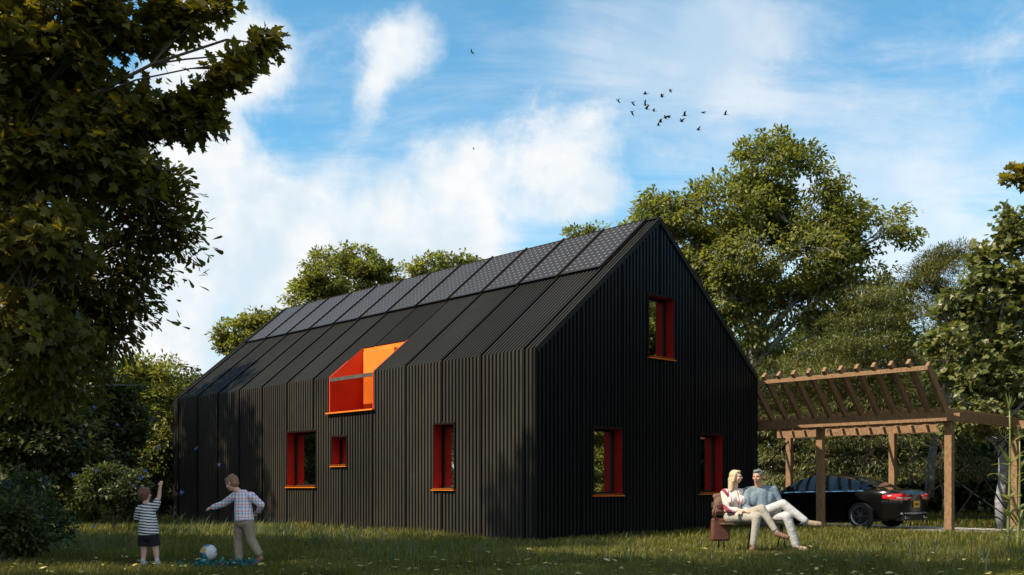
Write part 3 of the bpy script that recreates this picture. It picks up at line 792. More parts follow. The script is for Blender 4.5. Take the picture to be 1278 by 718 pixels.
def section(x):
    hw, b, rf, s, tw = halfw(x), belt(x), roof(x), sill(x), topw(x)
    g = rf - b
    P = [(0.0, s), (hw * 0.80, s), (hw * 0.955, s + 0.05), (hw * 0.985, s + (b - s) * 0.35), (hw, s + (b - s) * 0.66), (hw * 0.975, b - 0.06), (hw * 0.925, b)]
    if g > 0.09:
        k = min(1.0, (g - 0.09) / 0.12)
        P += [(hw * 0.915 * k + hw * 0.86 * (1 - k), b + 0.012), (tw + (hw * 0.9 - tw) * 0.36, b + g * 0.60), (tw + 0.03, b + g * 0.90), (tw * 0.72, rf - 0.012), (0.0, rf)]
    else:
        P += [(hw * 0.86, b + g * 0.3), (hw * 0.76, b + g * 0.55), (hw * 0.62, b + g * 0.75), (hw * 0.42, b + g * 0.92), (0.0, rf)]
    return P
XS = [0.0, 0.03, 0.10, 0.22, 0.4, 0.55, 0.72, 0.9, 1.1, 1.3, 1.55, 1.8, 2.0, 2.2, 2.4, 2.6, 2.8, 2.95, 3.1, 3.25, 3.42, 3.6, 3.8, 4.0, 4.2, 4.4, 4.55, 4.64, 4.69]
secs = [section(x) for x in XS]
def car_pt(i, j, side, off=0.0):
    y, z = secs[i][j]
    return Vector((XS[i], side * (y + (off if j > 0 else 0)), z + (off * 0.35 if j > 6 else 0)))
body = MB()
nj = len(secs[0])
for i in range(len(XS) - 1):
    for j in range(nj - 1):
        q = [car_pt(i, j, 1), car_pt(i + 1, j, 1), car_pt(i + 1, j + 1, 1), car_pt(i, j + 1, 1)]
        body.face(q[::-1], 0, True)
        q = [car_pt(i, j, -1), car_pt(i + 1, j, -1), car_pt(i + 1, j + 1, -1), car_pt(i, j + 1, -1)]
        body.face(q, 0, True)
for i, fl in ((0, False), (len(XS) - 1, True)):
    ring = [car_pt(i, j, 1) for j in range(nj)] + [car_pt(i, j, -1) for j in range(nj - 2, 0, -1)]
    body.face(ring if fl else ring[::-1])
def merge(o, dist=0.0005):
    bm = bmesh.new(); bm.from_mesh(o.data); bmesh.ops.remove_doubles(bm, verts=bm.verts, dist=dist)
    bmesh.ops.recalc_face_normals(bm, faces=bm.faces); bm.to_mesh(o.data); bm.free()
def bake(o):
    """replace the mesh by its modified result"""
    dg = bpy.context.evaluated_depsgraph_get(); dg.update()
    me = bpy.data.meshes.new_from_object(o.evaluated_get(dg))
    o.modifiers.clear(); old = o.data; o.data = me; me.name = old.name
bo = body.build("body", M["car_paint"], car); merge(bo)
# wheel arches
WX = (1.02, 3.86); WR = 0.335
for wx in WX:
    for s in (-1, 1):
        cut = MB(); cut.tube([(wx, s * 0.60, WR), (wx, s * 1.2, WR)], 0.385, n=36)
        c = cut.build("cutter", M["rubber"], car); merge(c)
        md = bo.modifiers.new("arch", "BOOLEAN"); md.operation = "DIFFERENCE"; md.object = c; md.solver = "EXACT"
bpy.context.view_layer.update()
bake(bo)
for o in [o for o in bpy.data.objects if o.name.startswith("cutter")]: bpy.data.objects.remove(o, do_unlink=True)
me_ = bo.data
for p_ in me_.polygons: p_.use_smooth = True
try: me_.set_sharp_from_angle(angle=R(32))
except Exception: pass
# windows lie 4 mm proud of the glasshouse, with pillars left between them
def glass_patch(name, i0, i1, j0, j1, side, off=0.005):
    g = MB()
    for i in range(i0, i1):
        for j in range(j0, j1):
            q = [car_pt(i, j, side, off), car_pt(i + 1, j, side, off), car_pt(i + 1, j + 1, side, off), car_pt(i, j + 1, side, off)]
            g.face(q[::-1] if side > 0 else q, 0, True)
    o = g.build(name, M["car_glass"], car); merge(o); return o
def idx(x): return min(range(len(XS)), key=lambda i: abs(XS[i] - x))
for s in (1, -1):
    glass_patch("door_window", idx(1.8), idx(3.1), 7, 9, s)
    glass_patch("quarter_window", idx(1.1), idx(1.55), 7, 9, s)
def glass_top(name, i0, i1, off=0.006):
    g = MB()
    for i in range(i0, i1):
        for s in (1, -1):
            for j in (9, 10):
                q = [car_pt(i, j, s), car_pt(i + 1, j, s), car_pt(i + 1, j + 1, s), car_pt(i, j + 1, s)]
                q = [v + Vector((0, 0, off)) for v in q]
                g.face(q[::-1] if s > 0 else q, 0, True)
    o = g.build(name, M["car_glass"], car); merge(o); return o
glass_top("rear_window", idx(0.72), idx(1.55)); glass_top("windscreen", idx(2.6), idx(3.25))
def strip_on_side(name, xs, zf, half, off, mat, side, out=0.006):
    g = MB()
    def sp(x, z):
        P = section(x)
        for (y0, z0), (y1, z1) in zip(P[1:], P[2:]):
            if min(z0, z1) - 1e-6 <= z <= max(z0, z1) + 1e-6:
                t = (z - z0) / (z1 - z0) if abs(z1 - z0) > 1e-6 else 0
                return Vector((x, side * (y0 + (y1 - y0) * t + out), z))
        return Vector((x, side * (P[4][0] + out), z))
    for a, b in zip(xs[:-1], xs[1:]):
        q = [sp(a, zf(a) - half), sp(b, zf(b) - half), sp(b, zf(b) + half), sp(a, zf(a) + half)]
        g.face(q[::-1] if side > 0 else q, 0, True)
    o = g.build(name, mat, car); merge(o); return o
fx = list(np.linspace(0.5, 4.1, 26))
for s in (1, -1):
    strip_on_side("window_trim", list(np.linspace(0.95, 3.2, 16)), lambda x: belt(x) - 0.012, 0.010, 0, M["chrome"], s, 0.007)
    strip_on_side("door_gap", list(np.linspace(1.70, 1.712, 2)), lambda x: 0.60, 0.30, 0, M["rubber"], s, 0.002)
# wheels
def wheel(wx, s):
    y = s * 0.80
    t = MB(); prof = [(-0.105, 0.245), (-0.11, 0.30), (-0.085, 0.328), (0, 0.335), (0.085, 0.328), (0.11, 0.30), (0.105, 0.245)]
    n = 36
    for a in range(n):
        t0, t1 = 2 * math.pi * a / n, 2 * math.pi * (a + 1) / n
        for (d0, r0), (d1, r1) in zip(prof[:-1], prof[1:]):
            P = lambda d, r, t_: (r * math.cos(t_), d, r * math.sin(t_))
            t.face([P(d0, r0, t0), P(d0, r0, t1), P(d1, r1, t1), P(d1, r1, t0)], 0, True)
    w0 = MB(); w0.tube([(0, -0.05 * s, 0), (0, 0.03 * s, 0)], 0.246, n=36)
    hub = w0.build("wheel", M["rubber"], car, loc=(wx, y, WR))
    ty = t.build("tyre", M["rubber"], hub); merge(ty)
    rm = MB()
    for a in range(n):
        t0, t1 = 2 * math.pi * a / n, 2 * math.pi * (a + 1) / n
        for (d0, r0), (d1, r1) in (((0.10, 0.246), (0.085, 0.222)), ((0.085, 0.222), (0.03, 0.215))):
            rm.face([(r0 * math.cos(t0), s * d0, r0 * math.sin(t0)), (r0 * math.cos(t1), s * d0, r0 * math.sin(t1)), (r1 * math.cos(t1), s * d1, r1 * math.sin(t1)), (r1 * math.cos(t0), s * d1, r1 * math.sin(t0))], 0, True)
    for k_ in range(10):
        ang = 2 * math.pi * k_ / 10 + (0.11 if k_ % 2 else -0.11)
        c_, s_ = math.cos(ang), math.sin(ang)
        rm.beam((0.04 * c_, s * 0.075, 0.04 * s_), (0.222 * c_, s * 0.09, 0.222 * s_), 0.022, 0.022, up=(0, 1, 0))
    rm.tube([(0, s * 0.05, 0), (0, s * 0.095, 0)], 0.042, n=16)
    rm.build("rim", M["alloy"], hub)
for wx in WX:
    for s in (1, -1): wheel(wx, s)
# tail lights wrap round the rear corner
def tail_light(s):
    pts = []
    for t in np.linspace(0, 1, 9):
        # from the flank round to the tail
        if t < 0.45:
            x = 0.42 - t / 0.45 * 0.37
        else:
            x = 0.05
        hw = halfw(max(x, 0.03))
        y = hw + 0.012 if t < 0.45 else hw + 0.012 - (t - 0.45) / 0.55 * 0.46
        if t >= 0.45: x = 0.03 - 0.045 * math.sin((t - 0.45) / 0.55 * 1.57)
        pts.append((x, y))
    g = MB()
    for k_, ((x0, y0), (x1, y1)) in enumerate(zip(pts[:-1], pts[1:])):
        t0, t1 = k_ / 8, (k_ + 1) / 8
        hgt = lambda t: 0.035 + 0.05 * math.sin(min(1, t * 1.6 + 0.1) * 1.57) - (0.03 if t > 0.85 else 0)
        zc = lambda t: 0.80 - 0.0 * t
        q = [(x0, s * y0, zc(t0) - hgt(t0)), (x1, s * y1, zc(t1) - hgt(t1)), (x1, s * y1, zc(t1) + hgt(t1)), (x0, s * y0, zc(t0) + hgt(t0))]
        g.face(q if s > 0 else q[::-1], 0, True)
    o = g.build("tail_light", M["tail_red"], car); merge(o)
    sd_ = o.modifiers.new("solid", "SOLIDIFY"); sd_.thickness = 0.03; sd_.offset = 0
    b = MB()
    for zz in (-0.018,):
        for k_, ((x0, y0), (x1, y1)) in enumerate(zip(pts[3:-1], pts[4:])):
            n_ = Vector((-1, 0.3 * s, 0)) * 0.018
            q = [Vector((x0, s * y0, 0.80 + zz - 0.012)) + n_, Vector((x1, s * y1, 0.80 + zz - 0.012)) + n_, Vector((x1, s * y1, 0.80 + zz + 0.012)) + n_, Vector((x0, s * y0, 0.80 + zz + 0.012)) + n_]
            b.face(q if s > 0 else q[::-1])
    b.build("reversing_lens", M["lens_white"], o)
for s in (1, -1): tail_light(s)
# rear bumper lip, diffuser, exhausts, plate, boot line
mb = MB()
for y0, y1 in ((-0.72, 0.72),):
    ys = np.linspace(y0, y1, 15)
    pts = [Vector((0.10 - 0.115 * math.cos(y / 0.9 * 1.2), y * 1.06, 0.40)) for y in ys]
    mb.tube(pts, 0.022, n=8)
mb.build("bumper_trim", M["chrome"], car)
mb = MB(); mb.box((0.12, 0, 0.29), (0.22, 1.30, 0.14)); mb.build("diffuser", M["rubber"], car, bevel=0.03)
for y_ in (-0.5, 0.5):
    mb = MB(); mb.box((0.02, y_, 0.30), (0.10, 0.20, 0.07)); mb.build("exhaust", M["chrome"], car, bevel=0.02)
mb = MB(); mb.box((-0.022, 0, 0.62), (0.02, 0.32, 0.16)); pl = mb.build("licence_plate", M["plate_yellow"], car, bevel=0.003)
mb = MB()
for k_ in range(6): mb.box((-0.034, -0.10 + k_ * 0.04, 0.615), (0.004, 0.022, 0.06))
mb.build("characters", M["plate_blue"], pl)
for s in (1, -1):
    mb = MB(); mb.box((2.92, s * 1.00, 1.0), (0.12, 0.20, 0.13), taper=0.8); mb.beam((2.95, s * 0.86, 0.95), (2.93, s * 0.95, 0.97), 0.05, 0.03)
    mb.build("wing_mirror", M["car_paint"], car, bevel=0.02)
    mb = MB(); mb.box((1.86, s * 0.915, 0.80), (0.19, 0.025, 0.026)); mb.build("door_handle", M["car_paint"], car, bevel=0.008)
    mb = MB(); mb.box((4.36, s * 0.68, 0.66), (0.34, 0.20, 0.11)); mb.build("headlight", M["lens_white"], car, bevel=0.03)
# ================================================================== trees
def kmeans(P, k, r, it=6):
    k = max(1, min(k, len(P)))
    C = P[r.choice(len(P), k, replace=False)]
    for _ in range(it):
        d = ((P[:, None] - C[None]) ** 2).sum(-1); a = d.argmin(1)
        for j in range(k):
            if (a == j).any(): C[j] = P[a == j].mean(0)
    return C, a

def bez(a, b, bow, n, wob, r):
    a = np.array(a, float); b = np.array(b, float); L = np.linalg.norm(b - a)
    m = (a + b) / 2 + np.array([0, 0, bow * L]) + r.normal(0, wob * L, 3)
    t = np.linspace(0, 1, n)[:, None]
    return (1 - t) ** 2 * a + 2 * t * (1 - t) * m + t ** 2 * b

# leaf outlines: (x along the leaf, y across, z lift)
LEAF = {
    "oval": (np.array([(0, 0, 0), (0.35, 0.24, 0.05), (0.75, 0.18, 0.03), (1, 0, -0.06), (0.75, -0.18, 0.03), (0.35, -0.24, 0.05)]), np.array([[0, 3, 2, 1], [0, 5, 4, 3]])),
    "quad": (np.array([(0, 0, 0), (0.5, 0.30, 0.06), (1, 0, -0.05), (0.5, -0.30, 0.06)]), np.array([[0, 3, 2, 1]])),
    "drop": (np.array([(0, 0, 0), (0.55, 0.17, 0.03), (0.86, 0.21, 0.0), (1.0, 0, -0.05), (0.86, -0.21, 0.0), (0.55, -0.17, 0.03)]), np.array([[0, 3, 2, 1], [0, 5, 4, 3]])),
    "needle": (np.array([(0, 0, 0), (0.5, 0.09, 0.02), (1, 0, -0.04), (0.5, -0.09, 0.02)]), np.array([[0, 3, 2, 1]])),
}
def maple_leaf():
    half = [(0.02, 0.03), (-0.06, 0.20), (0.10, 0.26), (0.12, 0.50), (0.30, 0.36), (0.42, 0.52), (0.52, 0.60), (0.58, 0.36), (0.56, 0.20), (0.76, 0.24), (0.84, 0.12)]
    P = [(0.0, 0.0)] + half + [(1.08, 0.0)] + [(x, -y) for x, y in reversed(half)]
    V = np.array([(x - 0.0, y, 0.10 * abs(y) - 0.12 * x * x) for x, y in P] + [(0.34, 0, 0.0)])
    n = len(P)
    F = np.array([[n, (i + 1) % n, i] for i in range(n)])
    return V, F
LEAF["maple"] = maple_leaf()

def leaf_cloud(C, N_out, per, spread, kind, size, r, droop=0.35, up=0.9, flat=0.5, jit=0.7):
    """per leaves round each twig end C (n,3); N_out (n,3) outward directions"""
    n = len(C) * per
    ci = np.repeat(np.arange(len(C)), per)
    g = r.normal(0, 1, (n, 3)); g /= np.maximum(np.linalg.norm(g, axis=1, keepdims=True), 1e-6)
    rad = r.uniform(0, 1, n) ** 0.45
    sc = spread * r.uniform(0.7, 1.25, len(C))[ci]
    off = g * rad[:, None] * sc[:, None]
    off[:, 2] *= flat
    off[:, 2] -= droop * (off[:, 0] ** 2 + off[:, 1] ** 2) / np.maximum(sc, 1e-6)
    off[:, 2] += 0.25 * spread * flat
    pos = C[ci] + off
    ax = off + 0.6 * N_out[ci] * spread + r.normal(0, jit * spread, (n, 3))
    ax[:, 2] -= droop * spread * 1.1
    ax /= np.maximum(np.linalg.norm(ax, axis=1, keepdims=True), 1e-6)
    nz = r.normal(0, 0.45, (n, 3)) + np.array([0, 0, up]) + 0.35 * N_out[ci]
    sd = np.cross(nz, ax); sd /= np.maximum(np.linalg.norm(sd, axis=1, keepdims=True), 1e-6)
    nn = np.cross(ax, sd)
    T, TF = LEAF[kind]
    s = size * r.uniform(0.65, 1.25, n)
    V = pos[:, None] + s[:, None, None] * (T[None, :, 0:1] * ax[:, None] + T[None, :, 1:2] * sd[:, None] + T[None, :, 2:3] * nn[:, None])
    F = np.arange(n)[:, None, None] * len(T) + TF[None]
    return V.reshape(-1, 3), F.reshape(-1, TF.shape[1])

def fnoise(P, f, seed):
    return np.array([mnoise.noise(Vector((p[0] * f + seed * 1.7, p[1] * f + 3.1, p[2] * f + seed))) for p in P])
def lobe_points(lobes, n, r, shell=0.5, gap=0.0, seed=0):
    """points in ellipsoids (cx,cy,cz,rx,ry,rz,weight), favouring the outer shell; noise leaves gaps and an uneven outline"""
    w_ = np.array([l[6] * (l[3] * l[4] * l[5]) ** 0.62 for l in lobes]); w_ = w_ / w_.sum()
    m = int(n * (1 + 1.2 * gap))
    which = r.choice(len(lobes), m, p=w_)
    Lb = np.array([l[:6] for l in lobes])[which]
    g = r.normal(0, 1, (m, 3)); g /= np.linalg.norm(g, axis=1, keepdims=True)
    rad = (shell ** 3 + (1 - shell ** 3) * r.uniform(0, 1, m)) ** (1 / 3)
    low = g[:, 2] < -0.35
    g[low, 2] *= 0.6
    rad = rad * (1.0 + 0.30 * fnoise(g + which[:, None] * 2.3, 2.2, seed))
    P = Lb[:, :3] + g * rad[:, None] * Lb[:, 3:6]
    if gap > 0:
        size = np.median(Lb[:, 3:6]); v = fnoise(P, 1.35 / size, seed + 9)
        k_ = np.argsort(-(v + r.uniform(-0.12, 0.12, m)))[:n]
        P, g = P[k_], g[k_]
    return P, g

def tree(name, label, cat, base, lobes, n_tw, per, kind, size, leafm, barkm, seed, tr=0.2, spread=0.4, droop=0.35, flat=0.5, n_limb=8, shell=0.45,
         fork=None, group=None, twig_r=0.012, up=0.9, lean=(0, 0), jit=0.7, top=None, gap=0.45):
    r = np.random.default_rng(seed)
    base = Vector(base)
    lb = [(l[0] - base.x, l[1] - base.y, l[2] - base.z, *l[3:]) for l in lobes]
    root = empty(name, base)
    tag(root, label, cat, group)
    A, g = lobe_points(lb, n_tw, r, shell, gap, seed)
    A[:, 2] = np.maximum(A[:, 2], 0.25)
    cen = A.mean(0); ztop = A[:, 2].max(); zlow = np.percentile(A[:, 2], 4)
    fz = fork if fork is not None else max(0.3, zlow)
    topz = top if top is not None else fz + 0.72 * (ztop - fz)
    wood = MB()
    tp = np.array([cen[0] + lean[0], cen[1] + lean[1], topz])
    tt = np.linspace(0, 1, 9)
    wob = r.normal(0, 0.02 * topz, (9, 2)); wob[0] = 0; wob[1] *= 0.4
    trunk = np.stack([tp[0] * tt ** 1.6 + wob[:, 0], tp[1] * tt ** 1.6 + wob[:, 1], -0.15 + (topz + 0.15) * tt], -1)
    trad = tr * (1 - 0.85 * tt) * np.where(tt == 0, 1.35, 1.0)
    wood.tube(trunk, list(trad), n=9)
    def trunk_at(z):
        z = min(max(z, 0.0), topz)
        i = np.interp(z, trunk[:, 2], np.arange(9)); k_ = int(min(i, 7)); f = i - k_
        return trunk[k_] * (1 - f) + trunk[k_ + 1] * f, float(np.interp(z, trunk[:, 2], trad))
    C1, a1 = kmeans(A, n_limb, r)
    for j in range(len(C1)):
        idx_ = np.where(a1 == j)[0]
        if not len(idx_): continue
        c = C1[j]; hd = math.hypot(c[0] - tp[0] * 0.5, c[1] - tp[1] * 0.5)
        z0 = min(max(fz, c[2] - 0.75 * hd - 0.25 * (ztop - zlow) * 0.4), topz * 0.97)
        st, r0 = trunk_at(z0); r0 = max(min(r0 * 0.62, tr * 0.5), 0.02)
        limb = bez(st, c, 0.10, 6, 0.06, r)
        wood.tube(limb, list(np.linspace(r0, r0 * 0.35, 6)), n=6, cap=False)
        C2, a2 = kmeans(A[idx_], max(1, len(idx_) // 7), r)
        for q in range(len(C2)):
            sub = idx_[a2 == q]
            if not len(sub): continue
            s0 = limb[3 + int(r.integers(0, 3))]
            br = bez(s0, C2[q], 0.06, 4, 0.07, r)
            wood.tube(br, list(np.linspace(r0 * 0.33, max(twig_r, r0 * 0.12), 4)), n=5, cap=False)
            for w__ in sub:
                e = A[w__]; m_ = (br[2] + e) / 2 + r.normal(0, 0.04, 3)
                wood.tube([br[2], m_, e], [max(twig_r, r0 * 0.1), twig_r * 0.8, twig_r * 0.35], n=4, cap=False)
    wood.build("trunk", barkm, root)
    out_ = A - (cen * np.array([1, 1, 0.85])); out_ /= np.maximum(np.linalg.norm(out_, axis=1, keepdims=True), 1e-6)
    V, F = leaf_cloud(A, out_, per, spread, kind, size, r, droop, up, flat, jit)
    link("crown", big_mesh("crown", V, F, leafm), root)
    return root
def copy_tree(src, loc, rz, sc, label=None, group=None):
    o = src.copy(); COL.objects.link(o); o.location = loc; o.rotation_euler = (0, 0, rz); o.scale = (sc[0], sc[0], sc[1])
    if label: o["label"] = label
    if group: o["group"] = group
    elif "group" in o: del o["group"]
    for ch in list(src.children):
        c = ch.copy(); COL.objects.link(c); c.parent = o
    return o
def px_lobe(u, v, ru, rv, Y, w=1.0, dy=None, ddepth=0.0):
    """crown lobe centred on photo pixel (u, v), radii in pixels, at depth Y"""
    p = at(u, v, Y + ddepth); k_ = (Y + ddepth) / FPX
    return (p.x, p.y, p.z, ru * k_, dy if dy else (ru + rv) / 2 * k_, rv * k_, w)

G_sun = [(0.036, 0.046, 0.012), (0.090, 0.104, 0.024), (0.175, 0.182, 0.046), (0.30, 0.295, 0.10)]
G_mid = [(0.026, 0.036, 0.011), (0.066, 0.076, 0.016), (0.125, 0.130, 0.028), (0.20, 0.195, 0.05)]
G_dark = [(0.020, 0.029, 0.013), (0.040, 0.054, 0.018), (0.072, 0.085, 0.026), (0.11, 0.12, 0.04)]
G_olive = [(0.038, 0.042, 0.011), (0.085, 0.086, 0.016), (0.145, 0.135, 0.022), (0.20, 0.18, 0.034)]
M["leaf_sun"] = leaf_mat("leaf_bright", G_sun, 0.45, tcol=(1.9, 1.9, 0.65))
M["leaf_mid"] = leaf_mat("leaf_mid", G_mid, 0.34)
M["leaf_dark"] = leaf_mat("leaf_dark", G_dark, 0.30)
M["leaf_olive"] = leaf_mat("leaf_olive", G_olive, 0.48, rough=0.5, tcol=(1.7, 1.45, 0.45))
M["leaf_grey"] = leaf_mat("leaf_pale", [(0.035, 0.045, 0.014), (0.085, 0.10, 0.03), (0.16, 0.17, 0.06), (0.30, 0.31, 0.17)], 0.30, rough=0.38)
M["needle"] = leaf_mat("cedar_needle", [(0.028, 0.036, 0.015), (0.066, 0.076, 0.026), (0.145, 0.15, 0.050), (0.28, 0.27, 0.11)], 0.2)

# ---- large tree rising behind the gable
Yb = 35.0
tree("broadleaf_tree", "tall spreading tree with yellow-green crown rising behind the gable end", "tree", at(926, 640, Yb) * 1.0 if False else (at(926, 608, Yb).x, Yb, 0),
     [px_lobe(965, 215, 62, 48, Yb, 1.2), px_lobe(905, 268, 75, 55, Yb), px_lobe(830, 275, 52, 36, Yb), px_lobe(1010, 275, 70, 55, Yb), px_lobe(1085, 300, 62, 42, Yb),
      px_lobe(960, 330, 115, 70, Yb, 1.0), px_lobe(1060, 375, 80, 55, Yb, 0.9), px_lobe(870, 370, 80, 70, Yb, 0.8), px_lobe(960, 420, 90, 45, Yb, 0.6), px_lobe(790, 295, 26, 22, Yb, 0.9)],
     1800, 36, "oval", 0.165, M["leaf_sun"], M["pale_bark"], 101, tr=0.27, spread=0.40, droop=0.6, flat=0.42, n_limb=14, shell=0.55, fork=4.2, top=11.5, lean=(-0.2, 0), gap=0.22)
# ---- trees showing over the roof ridge
Yr = 46.0
def ridge_tree(label, u, lobes, seed, n_tw=260, Yr=Yr):
    x = at(u, 608, Yr).x
    return tree("broadleaf_tree", label, "tree", (x, Yr, 0), [px_lobe(*l[:4], Yr, l[4] if len(l) > 4 else 1.0) for l in lobes],
                n_tw, 48, "oval", 0.18, M["leaf_sun"], M["bark"], seed, tr=0.2, spread=0.42, droop=0.5, flat=0.45, n_limb=8, shell=0.5, fork=4.5, twig_r=0.016)
ridge_tree("tallest round crowned tree showing over the left half of the solar roof", 445, [(425, 348, 60, 36, 1.2), (455, 330, 34, 26, 1), (392, 372, 34, 22), (470, 362, 26, 20), (420, 400, 55, 28, 0.8)], 201, 330)
ridge_tree("low leafy tree showing over the far end of the roof", 325, [(303, 415, 34, 20), (330, 402, 26, 14), (292, 430, 24, 12), (330, 440, 40, 30, 0.8)], 202, 190)
ridge_tree("small treetop showing over the middle of the solar panels", 556, [(548, 337, 42, 18), (580, 330, 22, 12), (520, 352, 24, 12), (560, 370, 50, 26, 0.7)], 203, 190)
ridge_tree("thin treetop between the roof ridge and the big tree", 738, [(733, 296, 24, 16), (752, 312, 26, 18), (720, 310, 18, 14), (740, 350, 40, 30, 0.7)], 204, 150)

# ---- layered cedars right of the gable
Yc = 31.0
def cedar(label, u, lobes, seed, n_tw, Yc, mat="needle"):
    return tree("cedar_tree", label, "tree", (at(u, 608, Yc).x, Yc, 0), [px_lobe(l[0], l[1], l[2], l[3], Yc, l[4] if len(l) > 4 else 1.0, dy=l[2] * Yc / FPX) for l in lobes],
                n_tw, 80, "needle", 0.16, M[mat], M["bark"], seed, tr=0.2, spread=0.55, droop=0.30, flat=0.22, n_limb=12, shell=0.3, fork=1.5, up=1.4, twig_r=0.01, jit=0.5, gap=0.15)
cedar("dark layered cedar with drooping tiers above the carport", 1075, [(1095, 372, 40, 14), (1080, 402, 58, 14), (1060, 432, 66, 13), (1100, 450, 60, 13), (1050, 468, 70, 14), (1110, 490, 70, 14), (1060, 510, 76, 16), (1080, 545, 78, 20), (1075, 590, 75, 22)], 301, 460, 30.5)
cedar("grey-green cedar with feathery top left of the large-leaved tree", 1185, [(1187, 316, 28, 12, 1.5), (1165, 332, 26, 10, 1.4), (1180, 340, 40, 13, 1.3), (1150, 352, 30, 11, 1.3), (1200, 362, 44, 14), (1170, 384, 50, 14), (1190, 410, 56, 16), (1175, 445, 58, 18), (1190, 490, 60, 22), (1180, 540, 60, 24), (1190, 585, 60, 22)], 302, 420, 34.0)
cedar("dark cedar bough mass between the gable and the carport posts", 985, [(1000, 455, 48, 12), (975, 480, 56, 14), (1010, 500, 56, 14), (980, 530, 60, 18), (1000, 565, 62, 20), (985, 600, 60, 18)], 303, 330, 33.0)

# ---- large-leaved tree at the right edge
Yq = 26.0
tree("plane_tree", "large-leaved pale dappled tree at the right edge above the carport", "tree", (at(1252, 608, Yq).x, Yq, 0),
     [px_lobe(1262, 296, 15, 30, Yq, 2.0), px_lobe(1226, 322, 9, 16, Yq, 2.2), px_lobe(1215, 352, 20, 18, Yq, 1.2), px_lobe(1268, 345, 28, 30, Yq), px_lobe(1195, 385, 30, 22, Yq), px_lobe(1235, 380, 26, 26, Yq), px_lobe(1275, 400, 36, 40, Yq), px_lobe(1190, 430, 36, 24, Yq), px_lobe(1240, 440, 40, 34, Yq), px_lobe(1205, 475, 42, 28, Yq), px_lobe(1265, 480, 44, 36, Yq), px_lobe(1220, 525, 48, 30, Yq, 0.8), px_lobe(1320, 440, 40, 80, Yq, 0.7)],
     620, 18, "maple", 0.15, M["leaf_grey"], M["pale_bark"], 401, tr=0.14, spread=0.30, droop=0.4, flat=0.7, n_limb=12, shell=0.35, fork=1.6, up=0.6)

# ---- foreground maple filling the upper left
Ym = 10.5
lob = [px_lobe(50, 70, 105, 85, Ym, 0.8), px_lobe(150, 40, 75, 48, Ym, 0.8), px_lobe(212, 28, 40, 22, Ym, 1.2), px_lobe(258, 10, 30, 10, Ym, 1.2), px_lobe(285, 4, 18, 6, Ym, 1.0), px_lobe(70, 190, 95, 80, Ym, 0.8), px_lobe(160, 150, 55, 36, Ym, 0.9),
       px_lobe(205, 152, 34, 20, Ym, 1.0), px_lobe(235, 136, 28, 18, Ym, 1.1), px_lobe(260, 118, 24, 16, Ym, 1.2), px_lobe(283, 100, 22, 14, Ym, 1.4), px_lobe(303, 82, 18, 11, Ym, 1.7), px_lobe(320, 66, 13, 9, Ym, 2.4), px_lobe(333, 54, 6, 5, Ym, 4.5), px_lobe(262, 150, 12, 14, Ym, 1.0), px_lobe(235, 165, 16, 10, Ym, 0.8),
       px_lobe(150, 225, 55, 36, Ym, 0.8), px_lobe(-40, 120, 110, 140, Ym, 0.5), px_lobe(40, 300, 90, 60, Ym, 0.8), px_lobe(30, 420, 85, 55, Ym, 0.8), px_lobe(-60, -60, 160, 90, Ym, 0.4), px_lobe(60, -60, 120, 50, Ym, 0.6)]
tree("maple_tree", "dark foreground maple with lobed olive leaves filling the upper left", "tree", (-6.4, 9.9, 0), lob,
     1350, 13, "maple", 0.105, M["leaf_olive"], M["bark"], 501, tr=0.09, spread=0.17, droop=0.35, flat=0.8, n_limb=13, shell=0.2, fork=1.6, up=0.7, twig_r=0.006, top=7.2, gap=0.0)
Yn = 12.5
lob = [px_lobe(190, 235, 40, 34, Yn), px_lobe(205, 290, 34, 24, Yn, 0.9), px_lobe(180, 330, 44, 34, Yn), px_lobe(150, 290, 60, 60, Yn), px_lobe(150, 380, 46, 34, Yn, 0.9), px_lobe(100, 340, 70, 70, Yn), px_lobe(110, 420, 48, 40, Yn, 0.9), px_lobe(40, 400, 80, 100, Yn),
       px_lobe(225, 262, 20, 12, Yn, 0.7), px_lobe(170, 250, 50, 40, Yn), px_lobe(60, 480, 60, 40, Yn, 0.8), px_lobe(-40, 300, 90, 120, Yn), px_lobe(100, 200, 90, 80, Yn), px_lobe(70, 130, 70, 60, Yn, 0.7)]
tree("chestnut_tree", "dark tree with drop-shaped leaves hanging below the foreground maple", "tree", (-8.6, 13.2, 0), lob,
     700, 28, "drop", 0.125, M["leaf_olive"], M["bark"], 502, tr=0.11, spread=0.34, droop=0.5, flat=0.8, n_limb=18, shell=0.25, fork=1.5, up=0.8, twig_r=0.006, top=5.6)

# ---- trees left of the house
def bg_tree(label, u, lobes, seed, n_tw, Y, mat, group=None, kind="oval", size=0.17, barkm="bark", tr=0.14, per=48, spread=0.45):
    return tree("broadleaf_tree", label, "tree", (at(u, 608, Y).x, Y, 0), [px_lobe(l[0], l[1], l[2], l[3], Y, l[4] if len(l) > 4 else 1.0) for l in lobes],
                n_tw, per, kind, size, M[mat], M[barkm], seed, tr=tr, spread=spread, droop=0.35, flat=0.5, n_limb=9, shell=0.4, fork=1.2, group=group)
airy = bg_tree("airy pale green tree standing against the far end of the house", 190, [(188, 462, 36, 24), (160, 490, 40, 26), (212, 490, 34, 28), (190, 525, 46, 32), (215, 555, 36, 32), (180, 575, 44, 32), (205, 600, 34, 24)], 601, 430, 33.0, "leaf_sun", per=34, spread=0.38, size=0.15)
bg_tree("dark green tree left of the airy pale one", 125, [(125, 482, 40, 32), (105, 520, 48, 36), (140, 530, 40, 36), (120, 570, 50, 34), (110, 605, 50, 26)], 602, 380, 29.0, "leaf_dark")
